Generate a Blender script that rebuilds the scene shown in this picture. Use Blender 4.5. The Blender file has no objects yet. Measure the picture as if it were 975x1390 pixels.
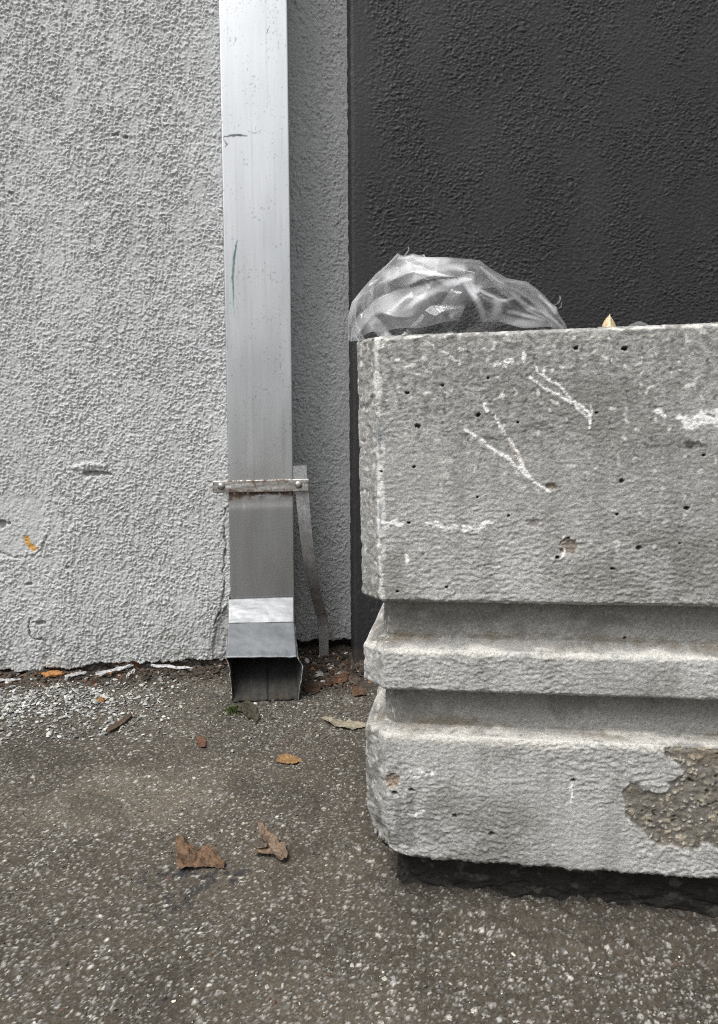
import bpy, math, random
import numpy as np
from mathutils import Matrix, Vector

random.seed(7)
RNG = np.random.default_rng(11)
C = bpy.context.scene.collection
R = math.radians

# ------------------------------------------------------------------ camera model
H = 0.5
PITCH, ROLL = R(4.5), 0.0055
FPX, CX, CY = 976.0, 487.5, 650.0          # photo pixels
_r0 = np.array([1., 0, 0]); _f = np.array([0, math.cos(PITCH), -math.sin(PITCH)])
_u0 = np.array([0, math.sin(PITCH), math.cos(PITCH)])
CR = _r0*math.cos(ROLL) - _u0*math.sin(ROLL)
CU = _u0*math.cos(ROLL) + _r0*math.sin(ROLL)
CO = np.array([0, 0, H])


def ray(u, v):
    d = CR*((u-CX)/FPX) - CU*((v-CY)/FPX) + _f
    return d


def hit(u, v, p, n):
    d = ray(u, v); p = np.asarray(p, float); n = np.asarray(n, float)
    return CO + d*(np.dot(p-CO, n)/np.dot(d, n))


def G(u, v, z=0.0):
    return hit(u, v, (0, 0, z), (0, 0, 1))


# ------------------------------------------------------------------ noise
def _hash(ix, iy, seed):
    h = (ix.astype(np.int64)*374761393 + iy.astype(np.int64)*668265263 + int(seed)*974634777) & 0xFFFFFFFF
    h = ((h ^ (h >> 13))*1274126177) & 0xFFFFFFFF
    h = ((h ^ (h >> 16))*2246822519) & 0xFFFFFFFF
    return ((h ^ (h >> 15)) & 0xFFFFFF)/float(0x1000000)


def gn(x, y, seed=0):
    """2-D gradient noise, about -1..1"""
    x, y = np.broadcast_arrays(np.asarray(x, float), np.asarray(y, float))
    ix, iy = np.floor(x), np.floor(y)
    fx, fy = x-ix, y-iy
    u = fx*fx*fx*(fx*(fx*6-15)+10); v = fy*fy*fy*(fy*(fy*6-15)+10)

    def g(a, b):
        t = _hash(ix+a, iy+b, seed)*2*np.pi
        return np.cos(t)*(fx-a) + np.sin(t)*(fy-b)
    n0 = g(0, 0)*(1-u)+g(1, 0)*u
    n1 = g(0, 1)*(1-u)+g(1, 1)*u
    return (n0*(1-v)+n1*v)*1.5


def fbm(x, y, seed=0, o=4, gain=.5):
    r = 0; a = 1.
    for k in range(o):
        r = r + a*gn(x*2**k, y*2**k, seed+k*17); a *= gain
    return r


def ss(a, b, x):
    t = np.clip((x-a)/(b-a), 0, 1)
    return t*t*(3-2*t)


def worley(x, y, seed=0):
    """distance to nearest cell point, the cell's random number"""
    ix, iy = np.floor(x), np.floor(y)
    best = np.full(np.shape(x), 9.); idn = np.zeros(np.shape(x))
    for a in (-1, 0, 1):
        for b in (-1, 0, 1):
            px = ix+a+_hash(ix+a, iy+b, seed); py = iy+b+_hash(ix+a, iy+b, seed+5)
            d = np.hypot(px-x, py-y); m = d < best
            best = np.where(m, d, best); idn = np.where(m, _hash(ix+a, iy+b, seed+9), idn)
    return best, idn


def pl_dist(x, y, pts):
    """distance to a polyline and the running parameter 0..1"""
    best = np.full(np.shape(x), 1e9); tt = np.zeros(np.shape(x)); n = len(pts)-1
    for k in range(n):
        (x0, y0), (x1, y1) = pts[k], pts[k+1]
        dx, dy = x1-x0, y1-y0; L = dx*dx+dy*dy+1e-12
        t = np.clip(((x-x0)*dx+(y-y0)*dy)/L, 0, 1)
        d = np.hypot(x-x0-t*dx, y-y0-t*dy); m = d < best
        best = np.where(m, d, best); tt = np.where(m, (k+t)/n, tt)
    return best, tt


def in_poly(x, y, pts):
    c = np.zeros(np.shape(x), bool); n = len(pts)
    for i in range(n):
        (x0, y0), (x1, y1) = pts[i], pts[i-1]
        with np.errstate(divide='ignore', invalid='ignore'):
            m = ((y0 > y) != (y1 > y)) & (x < (x1-x0)*(y-y0)/(y1-y0+1e-15)+x0)
        c ^= m
    return c


def spaced(*segs):
    """segs: (start, end, step) pieces joined"""
    out = []
    for a, b, st in segs:
        n = max(1, int(round((b-a)/st)))
        out += list(np.linspace(a, b, n+1)[:-1])
    out.append(segs[-1][1])
    return np.array(out)


# ------------------------------------------------------------------ mesh helpers
def mesh_obj(name, co, faces, mat, parent=None, smooth=True, col=None, attrs=None, loc=None):
    me = bpy.data.meshes.new(name)
    co = np.asarray(co, np.float32).reshape(-1, 3)
    if isinstance(faces, np.ndarray):
        k = faces.shape[1]; nf = len(faces)
        me.vertices.add(len(co)); me.vertices.foreach_set('co', co.ravel())
        me.loops.add(nf*k); me.loops.foreach_set('vertex_index', faces.astype(np.int32).ravel())
        me.polygons.add(nf); me.polygons.foreach_set('loop_start', np.arange(0, nf*k, k, dtype=np.int32))
        me.update(calc_edges=True); me.validate()
    else:
        me.from_pydata([tuple(map(float, c)) for c in co], [], faces); me.update()
    me.polygons.foreach_set('use_smooth', np.full(len(me.polygons), smooth))
    if col is not None:
        a = me.color_attributes.new('col', 'FLOAT_COLOR', 'POINT')
        c = np.ones((len(co), 4), np.float32); c[:, :3] = np.asarray(col).reshape(-1, 3)
        a.data.foreach_set('color', c.ravel())
    for k, v in (attrs or {}).items():
        a = me.attributes.new(k, 'FLOAT', 'POINT'); a.data.foreach_set('value', np.asarray(v, np.float32).ravel())
    o = bpy.data.objects.new(name, me); C.objects.link(o)
    if mat: me.materials.append(mat)
    if parent: o.parent = parent
    if loc is not None: o.location = loc
    return o


def grid_faces(nx, ny, wrap=False):
    i = np.arange(nx if wrap else nx-1); j = np.arange(ny-1)
    I, J = np.meshgrid(i, j, indexing='ij'); I2 = (I+1) % nx
    return np.stack([I*ny+J, I2*ny+J, I2*ny+J+1, I*ny+J+1], -1).reshape(-1, 4)


def tag(o, label, cat, group=None, kind='thing'):
    if label: o['label'] = label
    if cat: o['category'] = cat
    if group: o['group'] = group
    if kind: o['kind'] = kind
    return o


def empty(name, loc, rz=0., rot=None):
    o = bpy.data.objects.new(name, None); C.objects.link(o); o.empty_display_size = .05
    o.location = loc; o.rotation_euler = rot or (0, 0, rz)
    return o


def mixc(base, c, m):
    m = np.clip(m, 0, 1)[..., None]
    return base*(1-m)+np.asarray(c)*m


# ------------------------------------------------------------------ materials
def new_mat(name):
    m = bpy.data.materials.new(name); m.use_nodes = True
    nt = m.node_tree; b = nt.nodes['Principled BSDF']
    return m, nt, b


def N(nt, typ, ins=None, **props):
    n = nt.nodes.new(typ)
    for k, v in props.items(): setattr(n, k, v)
    for k, v in (ins or {}).items():
        if hasattr(v, 'is_linked'): nt.links.new(v, n.inputs[k])
        else: n.inputs[k].default_value = v
    return n


def attr_mat(name, rough=.8, metal=0., spec=.4, var=.18, vscale=600., bump=.0004, bscale=900., rough_attr=None, stretch=None):
    """colour from the mesh's own 'col' paint, broken up by fine noise, with a fine bump"""
    m, nt, b = new_mat(name)
    tc = N(nt, 'ShaderNodeTexCoord'); vec = tc.outputs['Object']
    if stretch:
        vec = N(nt, 'ShaderNodeMapping', {'Vector': vec, 'Scale': stretch}).outputs[0]
    at = N(nt, 'ShaderNodeAttribute', attribute_name='col')
    ns = N(nt, 'ShaderNodeTexNoise', {'Vector': vec, 'Scale': vscale, 'Detail': 3., 'Roughness': .6})
    mr = N(nt, 'ShaderNodeMapRange', {'Value': ns.outputs['Fac'], 'From Min': .3, 'From Max': .7, 'To Min': 1-var, 'To Max': 1+var})
    mul = N(nt, 'ShaderNodeVectorMath', {0: at.outputs['Color'], 1: mr.outputs[0]}, operation='MULTIPLY')
    nt.links.new(mul.outputs[0], b.inputs['Base Color'])
    b.inputs['Metallic'].default_value = metal
    b.inputs['Specular IOR Level'].default_value = spec
    if rough_attr:
        ra = N(nt, 'ShaderNodeAttribute', attribute_name=rough_attr)
        nt.links.new(ra.outputs['Fac'], b.inputs['Roughness'])
    else:
        b.inputs['Roughness'].default_value = rough
    if bump:
        n2 = N(nt, 'ShaderNodeTexNoise', {'Vector': vec, 'Scale': bscale, 'Detail': 3., 'Roughness': .65})
        bp = N(nt, 'ShaderNodeBump', {'Height': n2.outputs['Fac'], 'Distance': bump, 'Strength': 1.})
        nt.links.new(bp.outputs[0], b.inputs['Normal'])
    return m


M_STUCCO = attr_mat('stucco_paint', rough=.75, spec=.35, var=.05, vscale=300, bump=.0007, bscale=420)
M_DARK = attr_mat('charcoal_paint', rough=.55, spec=.32, var=.08, vscale=300, bump=.0005, bscale=500)
M_CONC = attr_mat('cast_concrete', rough=.85, spec=.3, var=.28, vscale=520, bump=.0008, bscale=600)
M_METAL = attr_mat('painted_zinc_sheet', metal=1., spec=.5, var=.035, vscale=180, bump=0, rough_attr='rough', stretch=(1, 1, .06))
M_STEEL = attr_mat('weathered_steel', metal=.85, var=.25, vscale=260, bump=.0002, bscale=500, rough_attr='rough')
M_GRIME = attr_mat('grimy_inner_metal', rough=.75, metal=.0, spec=.15, var=.3, vscale=200, bump=.0003, bscale=400)
M_GROUND = attr_mat('worn_asphalt', rough=.92, spec=.25, var=.35, vscale=420, bump=.0012, bscale=380)
M_CHIP = attr_mat('stone_chips', rough=.8, spec=.4, var=.2, vscale=500, bump=0)
M_LEAF = attr_mat('dry_leaf', rough=.75, spec=.3, var=.3, vscale=350, bump=.0006, bscale=300)
M_MOSS = attr_mat('moss', rough=.9, spec=.2, var=.3, vscale=500, bump=0)

# ------------------------------------------------------------------ wall frame
WA = R(5.0)
WE = np.array([math.cos(WA), math.sin(WA), 0]); WN = np.array([math.sin(WA), -math.cos(WA), 0])
W0 = G(150, 917); W0[2] = 0
WROT = (0, 0, WA)


def WP(u, v, d=0.):
    """pixel -> wall frame (s, z) on the plane d metres behind the wall face"""
    p = hit(u, v, W0-WN*d, WN)
    q = p-W0
    return float(np.dot(q, WE)), float(q[2])


S_EDGE = WP(318, 700)[0]          # right end of the pale wall (behind the pipe)
REC = .085                        # depth of the recess
S_COR = WP(478.5, 500)[0]         # left end of the charcoal wall
TOP = 2.4


def stucco_h(s, z, seed, amp=1., cover=.0):
    ws = s+.0035*gn(s*70, z*60, seed+1)+.0012*gn(s*210, z*190, seed+11); wz = z+.0035*gn(s*70, z*60, seed+2)+.0012*gn(s*210, z*190, seed+12)
    n1 = gn(ws*124, wz*132, seed+3); n2 = gn(ws*205, wz*230, seed+4); n4 = gn(ws*350, wz*380, seed+14); n3 = gn(ws*200, wz*40, seed+5)
    lump = ss(-.45, .6, .62*n1+.8*n2+.5*n4)
    rough = .70+.30*ss(-.4, .15, gn(s*11, z*2.8, seed+6)+.6*gn(s*34, z*13, seed+7)+cover)
    wd, wi = worley(ws*165, wz*172, seed+20); wd2, wi2 = worley(ws*230+3, wz*250, seed+21)
    grain = ss(.62, .18, wd)*ss(.25, 1., wi)+.55*ss(.6, .2, wd2)*ss(.4, 1., wi2)
    size = ss(-.3, .4, gn(s*16, z*9, seed+22)+.5*gn(s*40, z*25, seed+23))
    lump = lump*(1-.55*size)+grain*(.35+.75*size)
    flat = ss(.18, .5, gn(s*48, z*24, seed+24)+.6*gn(s*110, z*60, seed+25))
    rough = rough*(1-.50*flat)
    pits = ss(.45, .85, gn(ws*120, wz*105, seed+9)+.3*n2)
    h = (.0021*lump+.0006*n2+.0007*n4+.0011*n3+.0009*gn(ws*300, wz*55, seed+15)-.0016*ss(.35, .7, gn(ws*170, wz*45, seed+16))-.0020*pits)*rough*amp
    return h + .0020*gn(s*5, z*4, seed+8)+.0008*gn(s*17, z*12, seed+10)


# ---------------- pale stucco wall (thing)
def build_pale_wall():
    s0 = WP(0, 600)[0]
    xs = spaced((-3.2, s0-.5, .06), (s0-.5, s0-.02, .006), (s0-.02, S_EDGE, .0014))
    zt = WP(0, 0)[1]
    zs = spaced((-.06, zt+.02, .0014), (zt+.02, zt+.35, .006), (zt+.35, TOP, .05))
    S, Z = np.meshgrid(xs, zs, indexing='ij')
    h = stucco_h(S, Z, 100)
    col = np.empty(S.shape+(3,)); col[:] = (.455, .466, .460)
    col *= (1+.05*gn(S*7, Z*3, 3)+.035*gn(S*40, Z*8, 4))[..., None]
    # smooth trowelled repair patch and dents
    rp = [WP(*p) for p in ((-40, 690), (20, 668), (60, 672), (68, 700), (62, 725), (50, 752), (10, 762), (-40, 760))]
    d, _ = pl_dist(S, Z, rp); ins = in_poly(S, Z, rp)
    m = np.where(ins, ss(0, .012, d+.004*gn(S*90, Z*90, 8)), 0)
    h = h*(1-.55*m)+m*(-.0010+.0006*gn(S*140, Z*100, 77))
    cr = [WP(*p) for p in ((0, 750), (20, 757), (45, 755), (58, 745), (64, 728))]
    d, _ = pl_dist(S+.003*gn(S*120, Z*120, 9), Z+.003*gn(S*120, Z*120, 10), cr); k = ss(.0028, .0008, d); h -= .002*k; col = mixc(col, (.2, .2, .2), k*.6)

    def dent(u, v, w, hh, depth, dark=.5, seed=1):
        a, b = WP(u, v); k_ = WP(u+w, v)[0]-a; q = abs(WP(u, v+hh)[1]-b)
        e = ((S-a)/k_)**2+((Z-b)/q)**2+.9*gn(S*110, Z*110, seed)
        mm = ss(1.1, .35, e)
        return mm*depth, mm*dark
    for args in ((130, 643, 22, 4, .006, .55, 21), (4, 711, 11, 6, .007, .6, 22), (40, 793, 6, 2.5, .004, .6, 23), (55, 845, 10, 3, .005, .6, 24),
                 (158, 183, 5, 3, .004, .5, 25), (170, 187, 4, 3, .004, .5, 26), (15, 262, 4, 3, .003, .5, 27), (22, 118, 3, 3, .003, .4, 28), (92, 770, 3, 2, .003, .5, 29)):
        a_, b_ = dent(*args); h -= a_; col = mixc(col, (.13, .13, .125), b_)
    # scar plume above the dent at 130,643
    a_, b_ = dent(118, 633, 22, 5, -.0025, 0., 31); h -= a_
    a_, b_ = dent(215, 815, 16, 6, -.002, 0., 32); h -= a_
    # hairline crack
    cr = [WP(*p) for p in ((42, 838), (39, 850), (41, 862), (46, 868), (56, 867), (60, 870))]
    d, _ = pl_dist(S+.0025*gn(S*200, Z*200, 11), Z+.0025*gn(S*200, Z*200, 12), cr); k = ss(.0022, .0006, d); h -= .003*k; col = mixc(col, (.06, .06, .06), k*.8)
    # orange undercoat chip
    oc = [WP(*p) for p in ((36, 729), (38, 735), (42, 741), (47, 745))]
    d, _ = pl_dist(S+.003*gn(S*160, Z*160, 13), Z+.003*gn(S*160, Z*160, 14), oc); k = ss(.0052, .0035, d); h -= .0012*k
    col = mixc(col, (.55, .28, .05), k); col = mixc(col, (.5, .42, .3), ss(.3, .7, gn(S*220, Z*220, 15))*k)
    # broken arris beside the pipe, low down
    bp = [WP(*p) for p in ((330, 818), (330, 905), (288, 905), (287, 880), (291, 862), (293, 845), (300, 832), (306, 822))]
    d, _ = pl_dist(S, Z, bp[2:]); ins = in_poly(S+.002*gn(S*90, Z*60, 16), Z, bp)
    m = np.where(ins, ss(0, .003, d), 0); h = h*(1-m*.25)-.0035*m-.002*m*gn(S*60, Z*40, 19); col = mixc(col, (.34, .34, .335), m*.8)
    cr = [WP(*p) for p in ((306, 690), (304, 720), (307, 745), (303, 775), (305, 800), (299, 830), (292, 846), (290, 864), (286, 890))]; d, _ = pl_dist(S+.003*gn(S*120, Z*90, 17), Z, cr); m2 = ss(.0026, .0008, d)*ss(-.3, .1, gn(S*30, Z*30, 18)); h -= .003*m2; col = mixc(col, (.07, .07, .07), m2*.8)
    # ragged base: the coat stops above the ground, footing shows
    edge = .0165+.006*gn(S*22, 0*Z, 40)+.004*gn(S*75, Z*40, 41)+.003*gn(S*190, Z*150, 42)+.008*ss(-.1, .0, S)
    b = ss(.0015, -.0015, Z-edge)
    h = h*(1-b)+b*(-.011+.004*gn(S*60, Z*120, 43)+.003*gn(S*190, Z*190, 44))
    foot = np.empty(S.shape+(3,)); foot[:] = (.075, .062, .05)
    foot = mixc(foot, (.16, .14, .12), ss(.0, .5, gn(S*120, Z*200, 45)))
    foot = mixc(foot, (.30, .115, .04), ss(.25, .6, gn(S*14, Z*60, 46)+.5*gn(S*90, Z*150, 47)))
    foot = mixc(foot, (.45, .45, .44), ss(.38, .55, gn(S*45, Z*260, 48)+.3*gn(S*200, Z*200, 49)))
    col = col*(1-b[..., None])+foot*b[..., None]
    # splash grime just above the base
    g = ss(.13, .0, Z-edge)*ss(-.2, .5, .35*gn(S*30, Z*8, 53)+ gn(S*60, Z*60, 50)+.6*gn(S*200, Z*200, 51))*(1-b)
    col = mixc(col, (.19, .18, .16), g*.6)
    # rounded end
    e = S_EDGE-S; h -= .006*ss(.012, 0, e)
    co = np.stack([S, -h, Z], -1)
    nx, ny = S.shape
    v = co.reshape(-1, 3); f = grid_faces(nx, ny); cc = col.reshape(-1, 3)
    # return into the recess: extra columns
    last = co[-1]; rc = []
    for dd in np.linspace(.012, REC+.03, 10): rc.append(np.stack([last[:, 0]+.0015*gn(last[:, 2]*70, dd*70, 3), np.full(len(zs), dd), last[:, 2]], -1))
    rc = np.array(rc); base = len(v)-ny
    f2 = grid_faces(11, ny)+base
    v = np.concatenate([v, rc.reshape(-1, 3)]); cc = np.concatenate([cc, np.repeat(col[-1][None], 10, 0).reshape(-1, 3)])
    f = np.concatenate([f, f2])
    o = mesh_obj('stucco_wall', v, f, M_STUCCO, col=cc, loc=W0); o.rotation_euler = WROT
    tag(o, 'pale grey roughcast stucco wall on the left of the metal downpipe', 'wall')


def build_strip():
    xs = spaced((S_EDGE-.03, S_COR+.03, .0018))
    zt = WP(430, 0, REC)[1]
    zs = spaced((-.06, zt+.02, .0018), (zt+.02, zt+.3, .006), (zt+.3, TOP, .05))
    S, Z = np.meshgrid(xs, zs, indexing='ij')
    h = stucco_h(S, Z, 300, .9)*(.25+.75*ss(.0, .014, S_COR-S))
    # smooth vertical trowel band next to the pipe and at the arris
    col = np.empty(S.shape+(3,)); col[:] = (.44, .45, .447)
    col *= (1+.06*gn(S*9, Z*3, 3)+.04*gn(S*60, Z*10, 4))[..., None]
    edge = .030+.006*gn(S*25, 0*Z, 340)+.004*gn(S*90, Z*60, 341)
    b = ss(.0015, -.0015, Z-edge); h = h*(1-b)-b*(.03+.006*gn(S*90, Z*90, 342))
    foot = np.empty(S.shape+(3,)); foot[:] = (.05, .04, .033)
    foot = mixc(foot, (.16, .06, .03), ss(.1, .5, gn(S*50, Z*90, 46)))
    col = col*(1-b[..., None])+foot*b[..., None]
    g = ss(.05, .0, Z-edge)*(1-b); col = mixc(col, (.12, .11, .1), g*.5*ss(-.3, .4, gn(S*80, Z*80, 5)))
    o = mesh_obj('recess_wall', np.stack([S, REC-h, Z], -1), grid_faces(*S.shape), M_STUCCO, col=col, loc=W0); o.rotation_euler = WROT
    tag(o, 'narrow strip of grey stucco wall set back between downpipe and charcoal wall', 'wall')


def build_dark_wall():
    s1 = WP(975, 300)[0]
    xs = spaced((S_COR, S_COR+.16, .0016), (S_COR+.16, s1+.02, .0018), (s1+.02, s1+.4, .008), (s1+.4, 3.2, .06))
    zl = WP(800, 470)[1]; zt = WP(975, 0)[1]
    zs = spaced((-.06, .12, .003), (.12, zl-.05, .006), (zl-.05, zt+.02, .0016), (zt+.02, zt+.3, .008), (zt+.3, TOP, .06))
    S, Z = np.meshgrid(xs, zs, indexing='ij')
    ws = S+.003*gn(S*60, Z*60, 501); wz = Z+.003*gn(S*60, Z*60, 502)
    n1 = gn(ws*105, wz*180, 503); n2 = gn(ws*200, wz*310, 504); n4 = gn(ws*300, wz*400, 514)
    wd, wi = worley(ws*120, wz*165, 520); wd2, wi2 = worley(ws*200, wz*260, 521); grain = ss(.6, .2, wd)*ss(.3, 1, wi)+.6*ss(.6, .2, wd2)*ss(.3, 1., wi2)
    rough = .5+.5*ss(-.4, .2, gn(S*10, Z*7, 505)+.5*gn(S*30, Z*22, 506))
    ed = S-S_COR
    rough *= .3+.7*ss(.02, .055, ed+.012*gn(S*0, Z*9, 507))
    h = (.0007*ss(-.35, .55, .8*n1+.7*n2+.3*n4)+.0012*grain+.0006*n2+.0005*n4-.0010*ss(.5, .8, gn(ws*120, wz*120, 511)))*rough+.0007*gn(S*110, Z*9, 508)*ss(.06, .02, ed)*.35+.0018*gn(S*5, Z*4, 509)
    h -= .003*ss(.006, 0, ed)
    col = np.empty(S.shape+(3,)); col[:] = (.0265, .0265, .0275)
    col *= (1+.14*gn(S*6, Z*5, 510)+.10*gn(S*28, Z*5, 515)+.12*gn(S*120, Z*160, 516))[..., None]; du = ss(.5, .8, gn(S*150, Z*150, 517)+.5*gn(S*12, Z*9, 518)); col = mixc(col, (.075, .074, .072), du*.35)
    g = ss(.06, .0, Z+.02*gn(S*30, Z*30, 512)); col = mixc(col, (.06, .05, .04), g*.7)
    nx, ny = S.shape
    co = np.stack([S, -h, Z], -1); v = co.reshape(-1, 3); f = grid_faces(nx, ny); cc = col.reshape(-1, 3)
    first = co[0]; rc = []
    for dd in np.linspace(REC+.03, .008, 12): rc.append(np.stack([first[:, 0]+.0018*gn(first[:, 2]*60, dd*60, 4), np.full(ny, dd), first[:, 2]], -1))
    f2 = grid_faces(12, ny)+len(v)
    jn = np.stack([len(v)+11*ny+np.arange(ny-1), np.arange(ny-1), np.arange(1, ny), len(v)+11*ny+np.arange(1, ny)], -1)
    v = np.concatenate([v, np.array(rc).reshape(-1, 3)]); cc = np.concatenate([cc, np.repeat(col[0][None], 12, 0).reshape(-1, 3)])
    f = np.concatenate([f, f2, jn])
    o = mesh_obj('painted_wall', v, f, M_DARK, col=cc, loc=W0); o.rotation_euler = WROT
    tag(o, 'charcoal black painted rough wall behind the concrete block and plastic bag', 'wall')


build_pale_wall(); build_strip(); build_dark_wall()


# ------------------------------------------------------------------ ground
PYAW, PROLL = R(-8.7), R(-.95)
P0 = G(496, 1170, .045); P0[2] = 0
def to_wall(X, Y):
    qx, qy = X-W0[0], Y-W0[1]
    return qx*WE[0]+qy*WE[1], -(qx*WN[0]+qy*WN[1])     # s, depth behind the wall face


def ground_h(X, Y):
    s, d = to_wall(X, Y)
    right = ss(S_EDGE-.01, S_EDGE+.02, s)
    dd = d-REC*right*ss(S_COR+.02, S_COR-.01, s)
    h = .003*gn(X*5, Y*5, 700)+.002*gn(X*14, Y*14, 701)
    # bank of dirt and crumbled render against the wall
    bank = ss(-.11, .0, dd+.02*gn(X*18, Y*18, 702))
    h += .011*bank+bank*.007*gn(X*40, Y*40, 703)+bank*.003*gn(X*110, Y*110, 704)
    return h, bank, s, d


def near_h(x, y):
    return float(ground_h(np.array([x]), np.array([y]))[0][0])


STAIN = [G(*p)[:2] for p in ((213, 1190), (235, 1183), (262, 1188), (300, 1185), (315, 1190), (290, 1200), (262, 1207), (255, 1222), (225, 1235), (205, 1240), (240, 1215))]


def build_ground():
    far = [.4, .8, 1.6, 3.5, 8, 20, 50, 120, 300]
    xs = np.concatenate([-np.array(far[::-1])-.95, spaced((-.95, -.78, .005), (-.78, .38, .0017), (.38, .75, .008)), .75+np.array(far)])
    ys = np.concatenate([-np.array(far[::-1])+.2, spaced((.2, .48, .008), (.48, 1.68, .0017), (1.68, 1.9, .01)), 1.9+np.array(far)])
    X, Y = np.meshgrid(xs, ys, indexing='ij')
    near = ((X > -1) & (X < .8) & (Y > .15) & (Y < 1.95))
    h, bank, s, d = ground_h(X, Y)
    n1 = fbm(X*90, Y*90, 710, 3)
    h = np.where(near, h+.0011*n1+.0007*gn(X*260, Y*260, 711), h)
    col = np.empty(X.shape+(3,)); col[:] = (.066, .055, .041)
    col *= (1+.26*fbm(X*4.2, Y*4.2, 712, 4)+.14*gn(X*25, Y*25, 713)+.14*gn(X*120, Y*120, 714)+.22*gn(X*290, Y*290, 735))[..., None]
    # sandy pale smear left of centre
    sx, sy = G(175, 1080)[:2]; e = ((X-sx)/.13)**2+((Y-sy)/.10)**2+.5*gn(X*12, Y*12, 730)
    col = mixc(col, (.125, .107, .08), .7*ss(1.3, .2, e))
    # small stones in the binder
    for sc, lo, a, seed in ((140, .88, .9, 720), (250, .68, .85, 721), (440, .66, .8, 725)):
        dist, idn = worley(X*sc, Y*sc, seed)
        st = ss(.42, .26, dist)*(idn > lo)
        tone = .075+.42*np.maximum((idn-lo)/(1-lo), 0)**2.6
        c2 = np.stack([tone, tone*.96, tone*.88], -1)
        mm = (st*a*near)[..., None]
        col = col*(1-mm)+c2*mm; h += np.where(near, .0006*st, 0)
    gr = ss(.15, .6, fbm(X*7, Y*9, 738, 4)); col = mixc(col, (.038, .032, .025), gr*.38)
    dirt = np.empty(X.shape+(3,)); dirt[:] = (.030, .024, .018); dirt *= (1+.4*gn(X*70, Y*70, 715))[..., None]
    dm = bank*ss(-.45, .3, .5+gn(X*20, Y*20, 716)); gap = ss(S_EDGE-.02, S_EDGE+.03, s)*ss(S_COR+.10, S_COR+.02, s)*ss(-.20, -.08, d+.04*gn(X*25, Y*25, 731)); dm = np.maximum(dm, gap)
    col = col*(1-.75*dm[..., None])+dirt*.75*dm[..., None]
    rst = ss(.2, .6, gn(X*35, Y*35, 717)+.4*gn(X*120, Y*120, 718))*bank
    col = mixc(col, (.13, .062, .032), rst*.4)
    # tarry patch under the leaf
    dd, _ = pl_dist(X, Y, STAIN[:5]); st = ss(.026, .006, dd+.010*gn(X*60, Y*60, 719))
    dd2, _ = pl_dist(X, Y, STAIN[5:]); st = np.maximum(st, .8*ss(.016, .004, dd2+.008*gn(X*70, Y*70, 723)))
    st = st*ss(-.1, .25, gn(X*75, Y*75, 736)+.6*gn(X*190, Y*190, 737))
    col = mixc(col, (.022, .022, .024), st*.9)
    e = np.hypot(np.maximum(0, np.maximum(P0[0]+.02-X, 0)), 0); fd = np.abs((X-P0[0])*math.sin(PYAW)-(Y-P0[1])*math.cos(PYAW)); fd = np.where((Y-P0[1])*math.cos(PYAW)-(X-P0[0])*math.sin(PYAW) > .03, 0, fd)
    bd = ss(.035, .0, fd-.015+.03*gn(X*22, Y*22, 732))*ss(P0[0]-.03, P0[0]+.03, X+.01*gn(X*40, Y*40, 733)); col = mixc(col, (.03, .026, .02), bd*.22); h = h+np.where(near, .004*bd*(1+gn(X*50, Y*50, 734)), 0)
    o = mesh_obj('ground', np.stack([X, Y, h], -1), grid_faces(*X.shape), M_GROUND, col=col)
    o['kind'] = 'structure'


build_ground()

# stone chips: one stuff object
ICO_V = []
_t = (1+5**.5)/2
for a in (-1, 1):
    for b in (-_t, _t):
        ICO_V += [(0, a, b), (a, b, 0), (b, 0, a)]
ICO_V = np.array(ICO_V); ICO_V /= np.linalg.norm(ICO_V[0])
import bmesh
_bm = bmesh.new(); _vs = [_bm.verts.new(v) for v in ICO_V]; bmesh.ops.convex_hull(_bm, input=_vs)
_bm.verts.index_update(); ICO_F = np.array([[v.index for v in f.verts] for f in _bm.faces]); ICO_V = np.array([v.co for v in _bm.verts]); _bm.free()


def chips(name, pts, size, cols, flat, mat, sink=.25):
    n = len(pts); V = np.repeat(ICO_V[None], n, 0)*RNG.uniform(.6, 1.25, (n, 12, 1))
    el = RNG.uniform(.32, 1., n); V[:, :, 1] *= el[:, None]; V[:, :, 2] *= (flat)[:, None]
    t = RNG.normal(0, .28, n); c, s_ = np.cos(t)[:, None], np.sin(t)[:, None]
    V[:, :, 0], V[:, :, 2] = V[:, :, 0]*c-V[:, :, 2]*s_, V[:, :, 0]*s_+V[:, :, 2]*c
    a = RNG.uniform(0, 2*np.pi, n); c, s_ = np.cos(a)[:, None], np.sin(a)[:, None]
    V[:, :, 0], V[:, :, 1] = V[:, :, 0]*c-V[:, :, 1]*s_, V[:, :, 0]*s_+V[:, :, 1]*c
    V *= size[:, None, None]*.5
    V += pts[:, None, :]; V[:, :, 2] += (size*.5*flat*(1-2*sink))[:, None]
    F = (ICO_F[None]+(np.arange(n)*12)[:, None, None]).reshape(-1, 3)
    return mesh_obj(name, V.reshape(-1, 3), F, mat, smooth=False, col=np.repeat(cols, 12, 0))


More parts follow.
